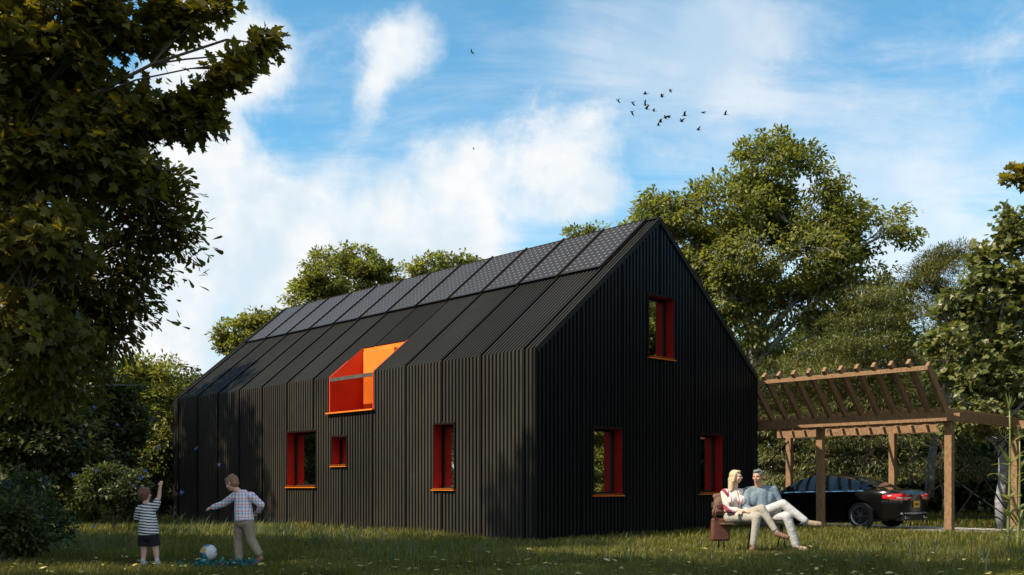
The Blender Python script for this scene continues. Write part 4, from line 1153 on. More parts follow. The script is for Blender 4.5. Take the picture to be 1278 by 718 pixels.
bg_tree("shadowed tree at the left edge below the maple", 45, [(40, 500, 60, 40), (20, 550, 60, 50), (70, 560, 50, 44), (40, 600, 60, 34)], 603, 330, 24.0, "leaf_dark")

# ---- woodland behind, generic trees copied with their own turn and size
wood_a = tree("woodland_tree", "dark woodland tree standing in the belt behind the carport", "tree", (24, 47, 0),
              [(24, 47, 6.5, 3.0, 3.0, 3.2, 1), (22.6, 46.4, 4.6, 2.4, 2.4, 2.2, 1), (25.6, 47.8, 4.4, 2.4, 2.4, 2.2, 1), (24.2, 45.4, 2.8, 2.6, 2.2, 1.8, 0.9), (24.4, 47, 8.6, 1.8, 1.8, 1.6, 1)],
              430, 50, "quad", 0.27, M["leaf_mid"], M["bark"], 701, tr=0.22, spread=0.6, n_limb=9, fork=1.0, group="woodland trees behind the carport")
wood_b = tree("woodland_tree", "dark woodland tree standing in the belt behind the carport", "tree", (16, 50, 0),
              [(16, 50, 7.5, 2.4, 2.4, 3.4, 1), (15, 49.4, 4.8, 2.2, 2.2, 2.4, 1), (17.2, 50.4, 4.4, 2.0, 2.2, 2.2, 1), (16, 49, 2.4, 2.4, 2.0, 1.8, 0.9)],
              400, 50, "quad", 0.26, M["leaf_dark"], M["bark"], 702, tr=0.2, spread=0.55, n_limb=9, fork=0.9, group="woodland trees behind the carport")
wr = random.Random(12)
gR, lR = "woodland trees behind the carport", "dark woodland tree standing in the belt behind the carport"
gL, lL = "woodland trees left of the house", "woodland tree in the dark belt beyond the lawn at left"
for (x, y, s, z, k_) in ((11.5, 44, 0.8, 0.75, 1), (14, 43, 0.75, 0.62, 0), (18.5, 42, 0.9, 0.7, 1), (20.5, 45, 1.0, 0.85, 0), (23, 41, 0.9, 0.8, 1), (27, 43, 1.0, 0.9, 0), (29.5, 47, 1.1, 1.0, 1), (33, 44, 1.1, 1.0, 0), (22, 36.5, 0.75, 0.62, 1), (25.5, 36, 0.8, 0.85, 0), (19, 52, 1.1, 1.0, 0), (12, 54, 1.0, 1.0, 1), (26.5, 32, 0.8, 0.9, 1),
                       (29, 34, 0.9, 1.0, 0), (24, 27, 0.8, 0.95, 0), (28, 25, 0.9, 1.1, 1)):
    copy_tree((wood_a, wood_b)[k_], (x, y, 0), wr.uniform(0, 6.28), (s, z), lR, gR)
for (x, y, s, z, k_) in ((-17, 42, 0.9, 0.62, 0), (-21, 44, 1.0, 0.75, 1), (-25, 42, 1.0, 0.8, 0), (-14.5, 47, 0.9, 0.6, 1), (-18.5, 50, 1.0, 0.7, 0), (-28, 46, 1.1, 0.9, 1), (-23, 36, 0.9, 0.75, 1), (-19.5, 33, 0.7, 0.6, 0), (-13.5, 40.5, 0.6, 0.42, 1), (-24.5, 50, 1.0, 0.7, 0), (-19, 28, 0.9, 0.8, 1)):
    copy_tree((wood_a, wood_b)[k_], (x, y, 0), wr.uniform(0, 6.28), (s, z), lL, gL)
# understorey that closes the belt near the ground
und = tree("undergrowth_shrub", "wide dark shrub in the undergrowth below the woodland behind the carport", "shrub", (16, 38, 0), [(16, 38, 1.0, 2.2, 1.2, 1.1, 1), (17.2, 38, 1.5, 1.2, 1.0, 1.0, 1), (14.8, 38.2, 0.9, 1.3, 1.0, 0.9, 1)],
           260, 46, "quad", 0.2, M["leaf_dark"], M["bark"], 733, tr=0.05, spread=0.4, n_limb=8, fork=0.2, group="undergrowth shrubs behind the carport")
for (x, y, s, z) in ((12.5, 39, 1.0, 1.0), (19.5, 37.5, 1.1, 1.2), (22.5, 36, 1.0, 1.0), (25.5, 34, 1.1, 1.1), (20.5, 33.5, 0.8, 0.8), (17.5, 41, 1.2, 1.4), (28.5, 32, 1.2, 1.2), (22, 29.5, 0.9, 1.1), (27, 27, 1.1, 1.3), (14, 42, 1.2, 1.5), (23.5, 40, 1.3, 1.6)):
    copy_tree(und, (x, y, 0), wr.uniform(-0.5, 0.5), (s, z), und["label"], und["group"])
for (x, y, s, z, k_) in ((-24, 30.5, 1.1, 1.0, 0), (-27, 33, 1.2, 1.1, 1), (-21.5, 27.5, 0.9, 0.6, 1), (-30, 29, 1.2, 1.2, 0)):
    copy_tree((wood_a, wood_b)[k_], (x, y, 0), wr.uniform(0, 6.28), (s, z), lL, gL)
lU, gU = "wide dark shrub in the undergrowth at the left of the house", "undergrowth shrubs left of the house"
for (x, y, s, z) in ((-12.5, 36, 0.9, 1.0), (-15, 34.5, 1.0, 1.2), (-17.5, 31, 1.0, 1.2), (-15.5, 38, 1.1, 1.4), (-18.5, 36, 1.2, 1.6), (-21, 31, 1.2, 1.5), (-13, 30, 0.55, 0.6), (-20, 26, 1.1, 1.4)):
    copy_tree(und, (x, y, 0), wr.uniform(-0.5, 0.5), (s, z), lU, gU)
# trees beyond the right edge, mirrored in the gable windows
gM, lM = "trees beyond the right edge of the frame", "tree outside the picture on the right, mirrored in the gable windows"
for (x, y, s, z, k_) in ((17.5, 21, 0.9, 0.9, 0), (19, 24.5, 1.0, 1.0, 1), (22, 18, 1.1, 1.1, 0), (18, 16.5, 0.8, 0.85, 1), (25, 22, 1.2, 1.3, 0), (16.5, 22.8, 0.6, 0.4, 1), (17, 19, 0.6, 0.45, 0)):
    copy_tree((wood_a, wood_b)[k_], (x, y, 0), wr.uniform(0, 6.28), (s, z), lM, gM)
for (x, y, s, z) in ((14.6, 21.2, 0.75, 0.7), (16.0, 19.4, 0.9, 0.9), (15.4, 23.0, 0.8, 0.75)):
    copy_tree(airy, (x, y, 0), wr.uniform(0, 6.28), (s, z), lM, gM)
for (x, y, s, z) in ((-18.5, 28.6, 0.9, 0.9), (-17.0, 25.4, 0.7, 0.6), (-20.5, 31.5, 1.0, 0.9)):
    copy_tree(airy, (x, y, 0), wr.uniform(0, 6.28), (s, z), lL, gL)
# trees that stand beyond the left of the frame and shade the lawn
gS, lS = "shade trees beyond the frame on the left", "shade tree outside the picture on the left of the lawn"
SHADE = [(-17, -2, 1.5, 2.2, 1), (-15.9, 10.9, 1.2, 1.95, 0), (-21, 23.5, 1.25, 1.75, 1), (-8.3, 6.2, 0.72, 1.95, 1)]
for (x, y, s, z, k_) in SHADE:
    copy_tree((wood_a, wood_b)[k_], (x, y, 0), wr.uniform(0, 6.28), (s, z), lS, gS)
# ================================================================== people
def blob_mesh(name, parts, voxel, mat, it=4, fac=0.5):
    """one continuous skin over tapered limbs ('c', a, b, ra, rb) and ellipsoids ('e', c, (rx,ry,rz), rot)"""
    bm = bmesh.new()
    def ell(c, rad, rot=None, seg=14):
        mt = Matrix.Translation(Vector(c)) @ (rot.to_4x4() if rot is not None else Matrix.Identity(4)) @ Matrix.Diagonal((*rad, 1))
        bmesh.ops.create_uvsphere(bm, u_segments=seg, v_segments=max(8, seg - 4), radius=1.0, matrix=mt)
    for p in parts:
        if p[0] == "k":
            a, b = Vector(p[1]), Vector(p[2]); d = b - a
            bmesh.ops.create_cone(bm, cap_ends=True, segments=20, radius1=p[3], radius2=p[4], depth=d.length, matrix=Matrix.Translation((a + b) / 2) @ d.to_track_quat("Z", "Y").to_matrix().to_4x4())
            continue
        if p[0] == "e": ell(p[1], p[2], p[3] if len(p) > 3 else None)
        else:
            a, b, ra, rb = Vector(p[1]), Vector(p[2]), p[3], p[4]
            fl = p[5] if len(p) > 5 else 1.0
            ell(a, (ra, ra, ra), seg=12); ell(b, (rb, rb, rb), seg=12)
            d = b - a
            q = d.to_track_quat("Z", "Y").to_matrix().to_4x4()
            bmesh.ops.create_cone(bm, cap_ends=True, segments=14, radius1=ra, radius2=rb, depth=d.length, matrix=Matrix.Translation((a + b) / 2) @ q)
    me = bpy.data.meshes.new(name); bm.to_mesh(me); bm.free()
    o = bpy.data.objects.new(name + "_tmp", me); COL.objects.link(o)
    rm = o.modifiers.new("r", "REMESH"); rm.mode = "VOXEL"; rm.voxel_size = voxel; rm.use_smooth_shade = True
    sm = o.modifiers.new("s", "SMOOTH"); sm.iterations = it; sm.factor = fac
    dg = bpy.context.evaluated_depsgraph_get(); dg.update()
    m2 = bpy.data.meshes.new_from_object(o.evaluated_get(dg)); m2.name = name
    bpy.data.objects.remove(o, do_unlink=True); bpy.data.meshes.remove(me)
    m2.materials.clear(); m2.materials.append(mat); smooth(m2)
    return m2

def skin_mat(name, c):
    m = pmat(name, c, tuple(x * 0.86 for x in c), rough=0.5, spec=0.35, scale=14, rvar=0.05)
    p = m.node_tree.nodes["Principled BSDF"]; p.inputs["Subsurface Weight"].default_value = 0.12; p.inputs["Subsurface Radius"].default_value = (0.02, 0.008, 0.004); return m
M["skin_fair"] = skin_mat("fair_skin", (0.70, 0.43, 0.33)); M["skin_tan"] = skin_mat("tanned_skin", (0.50, 0.27, 0.18))
M["eye"] = pmat("dark_eye", (0.03, 0.02, 0.015), rough=0.2, scale=30); M["lip"] = pmat("lip", (0.45, 0.16, 0.13), rough=0.45, scale=30)
M["teeth"] = pmat("teeth", (0.75, 0.72, 0.66), rough=0.4, scale=30)
def cloth(name, a, b=None, scale=22): return pmat(name, a, b or tuple(x * 0.78 for x in a), rough=0.88, spec=0.15, scale=scale, bump=0.9, bscale=13, rvar=0.04)
M["white_trouser"] = cloth("white_cotton", (0.48, 0.48, 0.50)); M["cream_trouser"] = cloth("cream_cotton", (0.35, 0.33, 0.29))
M["blue_sweater"] = cloth("grey_blue_knit", (0.17, 0.23, 0.28)); M["suede"] = cloth("taupe_suede", (0.30, 0.23, 0.17)); M["brown_suede"] = cloth("brown_suede", (0.17, 0.10, 0.075))
M["khaki"] = cloth("khaki_twill", (0.33, 0.27, 0.21)); M["navy"] = cloth("navy_cotton", (0.025, 0.026, 0.035)); M["tan_boot"] = cloth("tan_leather", (0.42, 0.20, 0.11)); M["white_shoe"] = cloth("white_canvas", (0.66, 0.66, 0.68))
M["hair_blond"] = pmat("blond_hair", (0.62, 0.50, 0.33), (0.40, 0.30, 0.19), rough=0.5, scale=30, stretch=(3, 3, 0.3), bump=0.7, bscale=30)
M["hair_grey"] = pmat("grey_hair", (0.20, 0.20, 0.21), (0.07, 0.07, 0.075), rough=0.55, scale=40, bump=0.7, bscale=50)
M["hair_brown"] = pmat("brown_hair", (0.24, 0.105, 0.055), (0.12, 0.05, 0.028), rough=0.5, scale=26, stretch=(2, 2, 0.6), bump=0.9, bscale=40)
M["hair_tan"] = pmat("light_brown_hair", (0.36, 0.20, 0.11), (0.18, 0.09, 0.05), rough=0.5, scale=26, stretch=(2, 2, 0.6), bump=0.9, bscale=40)
def stripe_mat(name, axis_vec, period, cols, duty=None, warp=0.01):
    """woven stripes along an object-space axis; cols cycle by position"""
    m, nt, p, out = new_mat(name); p.inputs["Roughness"].default_value = 0.88; p.inputs["Specular IOR Level"].default_value = 0.15
    tc = nt.nodes.new("ShaderNodeTexCoord"); dt = nt.nodes.new("ShaderNodeVectorMath"); dt.operation = "DOT_PRODUCT"; dt.inputs[1].default_value = axis_vec
    nz = nt.nodes.new("ShaderNodeTexNoise"); nz.inputs["Scale"].default_value = 9; nt.links.new(tc.outputs["Object"], nz.inputs["Vector"])
    nt.links.new(tc.outputs["Object"], dt.inputs[0])
    ad = nt.nodes.new("ShaderNodeMath"); ad.operation = "MULTIPLY_ADD"; ad.inputs[1].default_value = warp * 2; nt.links.new(nz.outputs["Fac"], ad.inputs[0]); nt.links.new(dt.outputs["Value"], ad.inputs[2])
    dv = nt.nodes.new("ShaderNodeMath"); dv.operation = "DIVIDE"; dv.inputs[1].default_value = period; nt.links.new(ad.outputs[0], dv.inputs[0])
    fr = nt.nodes.new("ShaderNodeMath"); fr.operation = "FRACT"; nt.links.new(dv.outputs[0], fr.inputs[0])
    cr = nt.nodes.new("ShaderNodeValToRGB"); cr.color_ramp.interpolation = "CONSTANT"; e = cr.color_ramp.elements
    n = len(cols)
    while len(e) < n: e.new(0.5)
    pos = duty or [i / n for i in range(n)]
    for i, c in enumerate(cols): e[i].position = pos[i]; e[i].color = (*c, 1)
    nt.links.new(fr.outputs[0], cr.inputs[0]); nt.links.new(cr.outputs[0], p.inputs["Base Color"])
    return m, cr, nt, p
M["tee_stripe"] = stripe_mat("navy_white_stripe", (0.10, 0, 1), 0.036, [(0.03, 0.035, 0.07), (0.80, 0.80, 0.82)], [0, 0.45])[0]
M["shirt_stripe"] = stripe_mat("pastel_stripe_blouse", (1, 0.2, 0), 0.125, [(0.62, 0.58, 0.55), (0.30, 0.28, 0.45), (0.66, 0.62, 0.58), (0.66, 0.52, 0.22), (0.66, 0.63, 0.60), (0.45, 0.12, 0.16)], [0, 0.2, 0.32, 0.52, 0.66, 0.86])[0]
M["sleeve_stripe"] = stripe_mat("red_stripe_sleeve", (0.75, 0.2, 0.55), 0.17, [(0.58, 0.53, 0.42), (0.60, 0.55, 0.48), (0.24, 0.045, 0.06), (0.40, 0.36, 0.48)], [0, 0.3, 0.55, 0.85])[0]
def plaid():
    m, cr, nt, p = stripe_mat("red_blue_plaid", (1, 0.3, 0), 0.085, [(0.74, 0.76, 0.82), (0.42, 0.50, 0.68), (0.78, 0.79, 0.84), (0.70, 0.36, 0.42)], [0, 0.35, 0.55, 0.85], 0.02)
    m2, cr2, nt2, p2 = stripe_mat("tmp_plaid", (0, 0.1, 1), 0.085, [(0.9, 0.9, 1.0), (0.55, 0.62, 0.85), (1, 1, 1), (0.95, 0.5, 0.55)], [0, 0.35, 0.55, 0.85], 0.02)
    bpy.data.materials.remove(m2)
    # second set of bands across
    tc = nt.nodes.new("ShaderNodeTexCoord"); sx = nt.nodes.new("ShaderNodeSeparateXYZ"); nt.links.new(tc.outputs["Object"], sx.inputs[0])
    dv = nt.nodes.new("ShaderNodeMath"); dv.operation = "DIVIDE"; dv.inputs[1].default_value = 0.08; nt.links.new(sx.outputs[2], dv.inputs[0])
    fr = nt.nodes.new("ShaderNodeMath"); fr.operation = "FRACT"; nt.links.new(dv.outputs[0], fr.inputs[0])
    r2 = nt.nodes.new("ShaderNodeValToRGB"); r2.color_ramp.interpolation = "CONSTANT"; e = r2.color_ramp.elements
    while len(e) < 4: e.new(0.5)
    for i, (q, c) in enumerate(((0, (1, 1, 1)), (0.4, (0.62, 0.70, 0.95)), (0.6, (1, 1, 1)), (0.84, (1.0, 0.55, 0.6)))): e[i].position = q; e[i].color = (*c, 1)
    nt.links.new(fr.outputs[0], r2.inputs[0])
    mx = nt.nodes.new("ShaderNodeMix"); mx.data_type = "RGBA"; mx.blend_type = "MULTIPLY"; mx.inputs["Factor"].default_value = 1
    nt.links.new(cr.outputs[0], mx.inputs[6]); nt.links.new(r2.outputs[0], mx.inputs[7]); nt.links.new(mx.outputs[2], p.inputs["Base Color"])
    return m
M["plaid"] = plaid()

def frame_from(fwd, up=(0, 0, 1)):
    f = Vector(fwd).normalized(); u = Vector(up); r_ = f.cross(u).normalized(); u = r_.cross(f).normalized()
    return Matrix((r_, f, u)).transposed()      # local x right, y forward, z up

def head_parts(c, fwd, s, up=(0, 0, 1)):
    """head of height ~2s*1.25 facing fwd; s is the skull half width scale"""
    Mx = frame_from(fwd, up); c = Vector(c); W = lambda x, y, z: c + Mx @ Vector((x * s, y * s, z * s))
    P = [("e", W(0, -0.10, 0.18), (0.80 * s, 0.98 * s, 0.90 * s), Mx), ("e", W(0, 0.22, -0.38), (0.62 * s, 0.66 * s, 0.74 * s), Mx), ("e", W(0, 0.42, -0.92), (0.34 * s, 0.30 * s, 0.24 * s), Mx),
         ("c", W(0, 0.84, 0.05), W(0, 1.04, -0.28), 0.09 * s, 0.15 * s), ("e", W(0, 0.80, 0.20), (0.55 * s, 0.14 * s, 0.10 * s), Mx), ("e", W(0, 0.80, -0.60), (0.26 * s, 0.14 * s, 0.12 * s), Mx)]
    for q in (-1, 1):
        P += [("e", W(0.83 * q, -0.08, -0.10), (0.10 * s, 0.20 * s, 0.30 * s), Mx), ("e", W(0.42 * q, 0.62, -0.30), (0.24 * s, 0.22 * s, 0.22 * s), Mx)]
    return P, W, Mx
def face_bits(root, W, Mx, s, smile=False):
    for q in (-1, 1):
        link("eye", blob_mesh("eye", [("e", W(0.33 * q, 0.80, 0.02), (0.14 * s, 0.08 * s, 0.07 * s), Mx)], 0.012 * s / 0.1 * 0.5, M["eye"], 1), root)
    link("mouth", blob_mesh("mouth", [("e", W(0, 0.90, -0.60), (0.28 * s, 0.06 * s, 0.06 * s), Mx)], 0.006, M["teeth"] if smile else M["lip"], 1), root)

def hand_parts(wrist, fdir, pdir, L, curl=0.5, thumb=1):
    """palm and five fingers: fdir towards the knuckles, pdir out of the palm, L hand length"""
    f = Vector(fdir).normalized(); p = Vector(pdir); p = (p - f * p.dot(f)).normalized(); sd = f.cross(p)
    w = Vector(wrist); out_ = []
    k = L / 0.18
    out_.append(("c", w, w + f * 0.035 * k, 0.024 * k, 0.026 * k))
    for i, x in enumerate((-0.030, -0.010, 0.010, 0.030)):
        kn = w + f * 0.088 * k + sd * x * k
        out_.append(("c", w + f * 0.02 * k + sd * x * 0.55 * k, kn, 0.017 * k, 0.0125 * k))
        ln = (0.070, 0.080, 0.076, 0.060)[i] * k
        d1 = (f * math.cos(curl * 0.8) + p * math.sin(curl * 0.8)).normalized(); d2 = (f * math.cos(curl * 1.9) + p * math.sin(curl * 1.9)).normalized()
        m1 = kn + d1 * ln * 0.52
        out_ += [("c", kn, m1, 0.0115 * k, 0.0105 * k), ("c", m1, m1 + d2 * ln * 0.48, 0.0105 * k, 0.008 * k)]
    t0 = w + f * 0.03 * k + sd * thumb * 0.026 * k; t1 = t0 + (f * 0.75 + sd * thumb * 0.65 + p * 0.3).normalized() * 0.040 * k
    out_ += [("c", t0, t1, 0.015 * k, 0.0125 * k), ("c", t1, t1 + (f * 0.95 + sd * thumb * 0.1 + p * 0.45).normalized() * 0.035 * k, 0.0125 * k, 0.0095 * k)]
    return out_
def shoe_parts(heel, toe, w, h):
    heel = Vector(heel); toe = Vector(toe); d = toe - heel; n = d.normalized()
    return [("c", heel + n * w * 0.8, toe - n * w * 0.9, w * 0.98, w * 0.86), ("e", heel + n * d.length * 0.70, (w * 1.08, w * 1.08, w * 0.9)), ("c", heel + n * w, heel + n * w * 1.1 + Vector((0, 0, h)), w * 0.9, w * 0.80)]

def V3(*a): return Vector(a)

# ---------------------------------------------------------------- bench
BX, BY = 3.80, 15.95
BANG = R(8)
bench = empty("garden_bench", (BX, BY, gz(BX, BY)), BANG)
tag(bench, "slim metal legged wooden slat bench the couple sit on", "bench")
M["bench_wood"] = pmat("bench_slats", (0.17, 0.10, 0.06), (0.09, 0.055, 0.035), rough=0.6, scale=10, stretch=(0.6, 6, 6))
mb = MB()
for i in range(5): mb.box((0, -0.20 + i * 0.095, 0.43), (1.12, 0.08, 0.025))
mb.build("seat", M["bench_wood"], bench, bevel=0.004)
mb = MB()
for i in range(2): mb.box((0, 0.27 + i * 0.02, 0.60 + i * 0.115), (1.12, 0.022, 0.085))
mb.build("backrest", M["bench_wood"], bench, bevel=0.004)
for x_ in (-0.50, 0.0, 0.50):
    for q in (-1, 1):
        mb = MB(); mb.tube([(x_, 0.03, 0.41), (x_ + q * 0.02, -0.20 if q < 0 else 0.26, -0.04)], 0.011, n=8)
        mb.build("leg", M["steel"], bench)
for x_ in (-0.53, 0.53):
    mb = MB(); mb.tube([(x_, 0.22, 0.41), (x_, 0.27, 0.58), (x_, 0.305, 0.77)], 0.011, n=8); mb.build("back_support", M["steel"], bench)

# ---------------------------------------------------------------- seated man
def seated_man():
    O = V3(3.90, 15.74, gz(4.2, 15.4)); root = empty("person", O)
    tag(root, "grey-haired man in blue-grey sweater and white trousers, ankle crossed over knee, on bench", "person")
    hc = V3(-0.065, -0.02, 1.16); fw = V3(-0.62, -0.74, -0.10)
    shL, shR = V3(-0.20, 0.05, 0.93), V3(0.195, 0.06, 0.945)
    elL, elR = V3(-0.27, -0.06, 0.66), V3(0.31, 0.02, 0.70)
    haL, haR = V3(-0.06, -0.20, 0.60), V3(0.34, -0.24, 0.665)
    hpL, hpR = V3(-0.09, 0.03, 0.535), V3(0.10, 0.03, 0.535)
    knP, anP = V3(0.29, -0.40, 0.545), V3(0.42, -0.40, 0.10)      # planted leg
    knC, anC = V3(0.23, -0.36, 0.735), V3(0.52, -0.50, 0.49)      # crossed leg
    hp, W, Mx = head_parts(hc, fw, 0.092)
    body = hp + [("c", V3(-0.03, 0.05, 0.98), hc + V3(0, 0.02, -0.06), 0.062, 0.056), ("c", V3(0, 0.04, 0.56), V3(0, 0.05, 0.84), 0.125, 0.13), ("c", shL, shR, 0.06, 0.06),
            ("c", shL, elL, 0.048, 0.040), ("c", elL, haL, 0.040, 0.028), ("c", shR, elR, 0.048, 0.040), ("c", elR, haR, 0.040, 0.028),
            ("c", hpR, knP, 0.075, 0.055), ("c", knP, anP, 0.055, 0.036), ("c", hpL, knC, 0.075, 0.055), ("c", knC, anC, 0.055, 0.036)]
    body += hand_parts(haL, V3(0.9, -0.4, -0.1), V3(0, 0, -1), 0.17, 0.5, -1) + hand_parts(haR, V3(0.35, -0.85, -0.1), V3(-0.3, 0.1, -1), 0.17, 0.6, 1)
    link("body", blob_mesh("body", body, 0.0065, M["skin_tan"], 3), root)
    sw = [("c", V3(0.0, 0.04, 0.52), V3(0.0, 0.045, 0.70), 0.150, 0.150), ("c", V3(0, 0.045, 0.70), V3(-0.005, 0.06, 0.86), 0.150, 0.150), ("e", V3(-0.12, 0.04, 0.80), (0.10, 0.13, 0.15)), ("e", V3(0.12, 0.05, 0.80), (0.10, 0.13, 0.15)),
          ("c", shL, shR, 0.076, 0.076), ("c", V3(-0.06, 0.06, 0.965), V3(0.03, 0.06, 0.965), 0.06, 0.06),
          ("c", shL, elL, 0.075, 0.056), ("c", elL, haL + (elL - haL) * 0.12, 0.056, 0.042), ("c", shR, elR, 0.075, 0.056), ("c", elR, haR + (elR - haR) * 0.12, 0.056, 0.042)]
    link("sweater", blob_mesh("sweater", sw, 0.012, M["blue_sweater"], 5), root)
    tr_ = [("e", V3(0.0, 0.05, 0.535), (0.19, 0.16, 0.12)), ("c", hpR, knP, 0.098, 0.074), ("c", knP, anP + V3(0, 0, 0.02), 0.074, 0.062), ("c", hpL, knC, 0.098, 0.074), ("c", knC, anC, 0.074, 0.058)]
    link("trousers", blob_mesh("trousers", tr_, 0.012, M["white_trouser"], 5), root)
    for sh in (shoe_parts(V3(0.385, -0.36, 0.06), V3(0.535, -0.60, 0.055), 0.052, 0.06), shoe_parts(V3(0.50, -0.47, 0.455), V3(0.78, -0.55, 0.425), 0.052, 0.03)):
        link("shoe", blob_mesh("shoe", sh, 0.009, M["suede"], 3), root)
    hr = [("e", W(0, -0.20, 0.32), (0.90 * 0.092, 1.0 * 0.092, 0.90 * 0.092), Mx), ("e", W(0, 0.30, 0.92), (0.62 * 0.092, 0.62 * 0.092, 0.30 * 0.092), Mx), ("e", W(0, -0.62, -0.05), (0.70 * 0.092, 0.50 * 0.092, 0.62 * 0.092), Mx)]
    link("hair", blob_mesh("hair", hr, 0.008, M["hair_grey"], 2), root)
    face_bits(root, W, Mx, 0.092, True)
seated_man()

def seated_woman():
    O = V3(3.40, 15.74, gz(3.5, 15.4)); root = empty("person", O)
    tag(root, "blond woman in striped blouse and cream trousers, legs crossed, looking at the man", "person")
    s = 0.088
    hc = V3(0.10, 0.0, 1.155); fw = V3(0.84, -0.52, 0.02)
    shL, shR = V3(-0.07, 0.05, 0.905), V3(0.25, 0.08, 0.91)
    elL, elR = V3(-0.06, -0.08, 0.64), V3(0.31, -0.02, 0.66)
    haL, haR = V3(0.17, -0.25, 0.63), V3(0.14, -0.20, 0.60)
    hpL, hpR = V3(0.0, 0.03, 0.52), V3(0.17, 0.03, 0.52)
    knP, anP = V3(0.33, -0.38, 0.53), V3(0.27, -0.40, 0.09)
    knC, anC = V3(0.41, -0.35, 0.665), V3(0.60, -0.48, 0.32)
    hp, W, Mx = head_parts(hc, fw, s)
    body = hp + [("c", V3(0.09, 0.06, 0.95), hc + V3(-0.01, 0.02, -0.06), 0.048, 0.046), ("c", V3(0.09, 0.04, 0.55), V3(0.09, 0.06, 0.83), 0.10, 0.10), ("c", shL, shR, 0.05, 0.05),
            ("c", shL, elL, 0.040, 0.034), ("c", elL, haL, 0.034, 0.023), ("c", shR, elR, 0.040, 0.034), ("c", elR, haR, 0.034, 0.023),
            ("c", hpL, knP, 0.07, 0.05), ("c", knP, anP, 0.05, 0.032), ("c", hpR, knC, 0.07, 0.05), ("c", knC, anC, 0.05, 0.032)]
    body += hand_parts(haL, V3(0.9, -0.3, -0.15), V3(0, 0, -1), 0.155, 0.55, -1) + hand_parts(haR, V3(-0.8, -0.5, -0.05), V3(0, 0, -1), 0.155, 0.55, 1)
    link("body", blob_mesh("body", body, 0.0062, M["skin_fair"], 3), root)
    bl = [("c", V3(0.09, 0.04, 0.52), V3(0.09, 0.045, 0.66), 0.130, 0.112), ("c", V3(0.09, 0.045, 0.66), V3(0.09, 0.055, 0.84), 0.112, 0.125), ("e", V3(0.03, -0.05, 0.79), (0.075, 0.07, 0.075)), ("e", V3(0.17, -0.045, 0.79), (0.075, 0.07, 0.075)), ("c", shL, shR, 0.062, 0.062), ("c", V3(0.05, 0.06, 0.93), V3(0.14, 0.06, 0.93), 0.052, 0.052)]
    link("blouse", blob_mesh("blouse", bl, 0.011, M["shirt_stripe"], 5), root)
    for a, b, c in ((shL, elL, haL), (shR, elR, haR)):
        link("sleeve", blob_mesh("sleeve", [("c", a, b, 0.064, 0.050), ("c", b, c + (b - c) * 0.45, 0.050, 0.046)], 0.010, M["sleeve_stripe"], 4), root)
    tr_ = [("e", V3(0.09, 0.05, 0.52), (0.175, 0.155, 0.115)), ("c", hpL, knP, 0.092, 0.068), ("c", knP, anP + V3(0, 0, 0.04), 0.068, 0.050), ("c", hpR, knC, 0.092, 0.068), ("c", knC, anC + V3(-0.02, 0.01, 0.03), 0.068, 0.048)]
    link("trousers", blob_mesh("trousers", tr_, 0.012, M["cream_trouser"], 5), root)
    for sh in (shoe_parts(V3(0.29, -0.36, 0.055), V3(0.20, -0.60, 0.050), 0.046, 0.05), shoe_parts(V3(0.575, -0.45, 0.30), V3(0.77, -0.60, 0.225), 0.045, 0.02)):
        link("shoe", blob_mesh("shoe", sh, 0.009, M["brown_suede"], 3), root)
    hr = [("e", W(0, -0.26, 0.30), (0.96 * s, 1.0 * s, 0.96 * s), Mx), ("e", W(0, -0.70, -0.4), (0.78 * s, 0.60 * s, 1.0 * s), Mx), ("c", W(0.55, -0.42, -0.2), W(0.55, -0.75, -2.4), 0.40 * s, 0.34 * s), ("c", W(-0.5, -0.62, -0.2), W(-0.5, -0.9, -2.3), 0.36 * s, 0.32 * s),
          ("c", W(0, -0.9, -0.4), W(0.1, -1.15, -2.9), 0.58 * s, 0.34 * s), ("c", W(0.74, 0.1, 0.45), W(0.80, -0.15, -0.75), 0.22 * s, 0.24 * s), ("c", W(-0.72, 0.1, 0.45), W(-0.74, -0.15, -0.8), 0.22 * s, 0.22 * s), ("e", W(0.1, 0.40, 0.86), (0.62 * s, 0.52 * s, 0.28 * s), Mx)]
    link("hair", blob_mesh("hair", hr, 0.009, M["hair_blond"], 2), root)
    face_bits(root, W, Mx, s, True)
seated_woman()

# ---------------------------------------------------------------- handbag hanging at the bench end
bgx = at(900, 650, 15.85)
bag = empty("handbag", (bgx.x - 0.02, 15.85, gz(bgx.x, 15.85)), R(8)); tag(bag, "brown leather tote bag hanging at the bench end beside the woman", "handbag")
M["leather"] = pmat("brown_leather", (0.13, 0.048, 0.028), (0.075, 0.026, 0.016), rough=0.45, spec=0.4, scale=10, bump=0.3, bscale=50)
bm_ = MB()
P = []
for z, w_, d_ in ((0.16, 0.31, 0.13), (0.52, 0.27, 0.09)):
    for x, y in ((-1, -1), (1, -1), (1, 1), (-1, 1)): P.append((x * w_ / 2, y * d_ / 2, z))
bm_.hexa(P); bm_.build("pouch", M["leather"], bag, bevel=0.03)
for y_ in (-0.05, 0.05):
    mb = MB(); mb.tube([(-0.09, y_, 0.50), (-0.085, y_, 0.62), (-0.05, y_ * 0.6, 0.72), (0.05, y_ * 0.6, 0.72), (0.085, y_, 0.62), (0.09, y_, 0.50)], 0.011, n=8); mb.build("strap", M["leather"], bag)
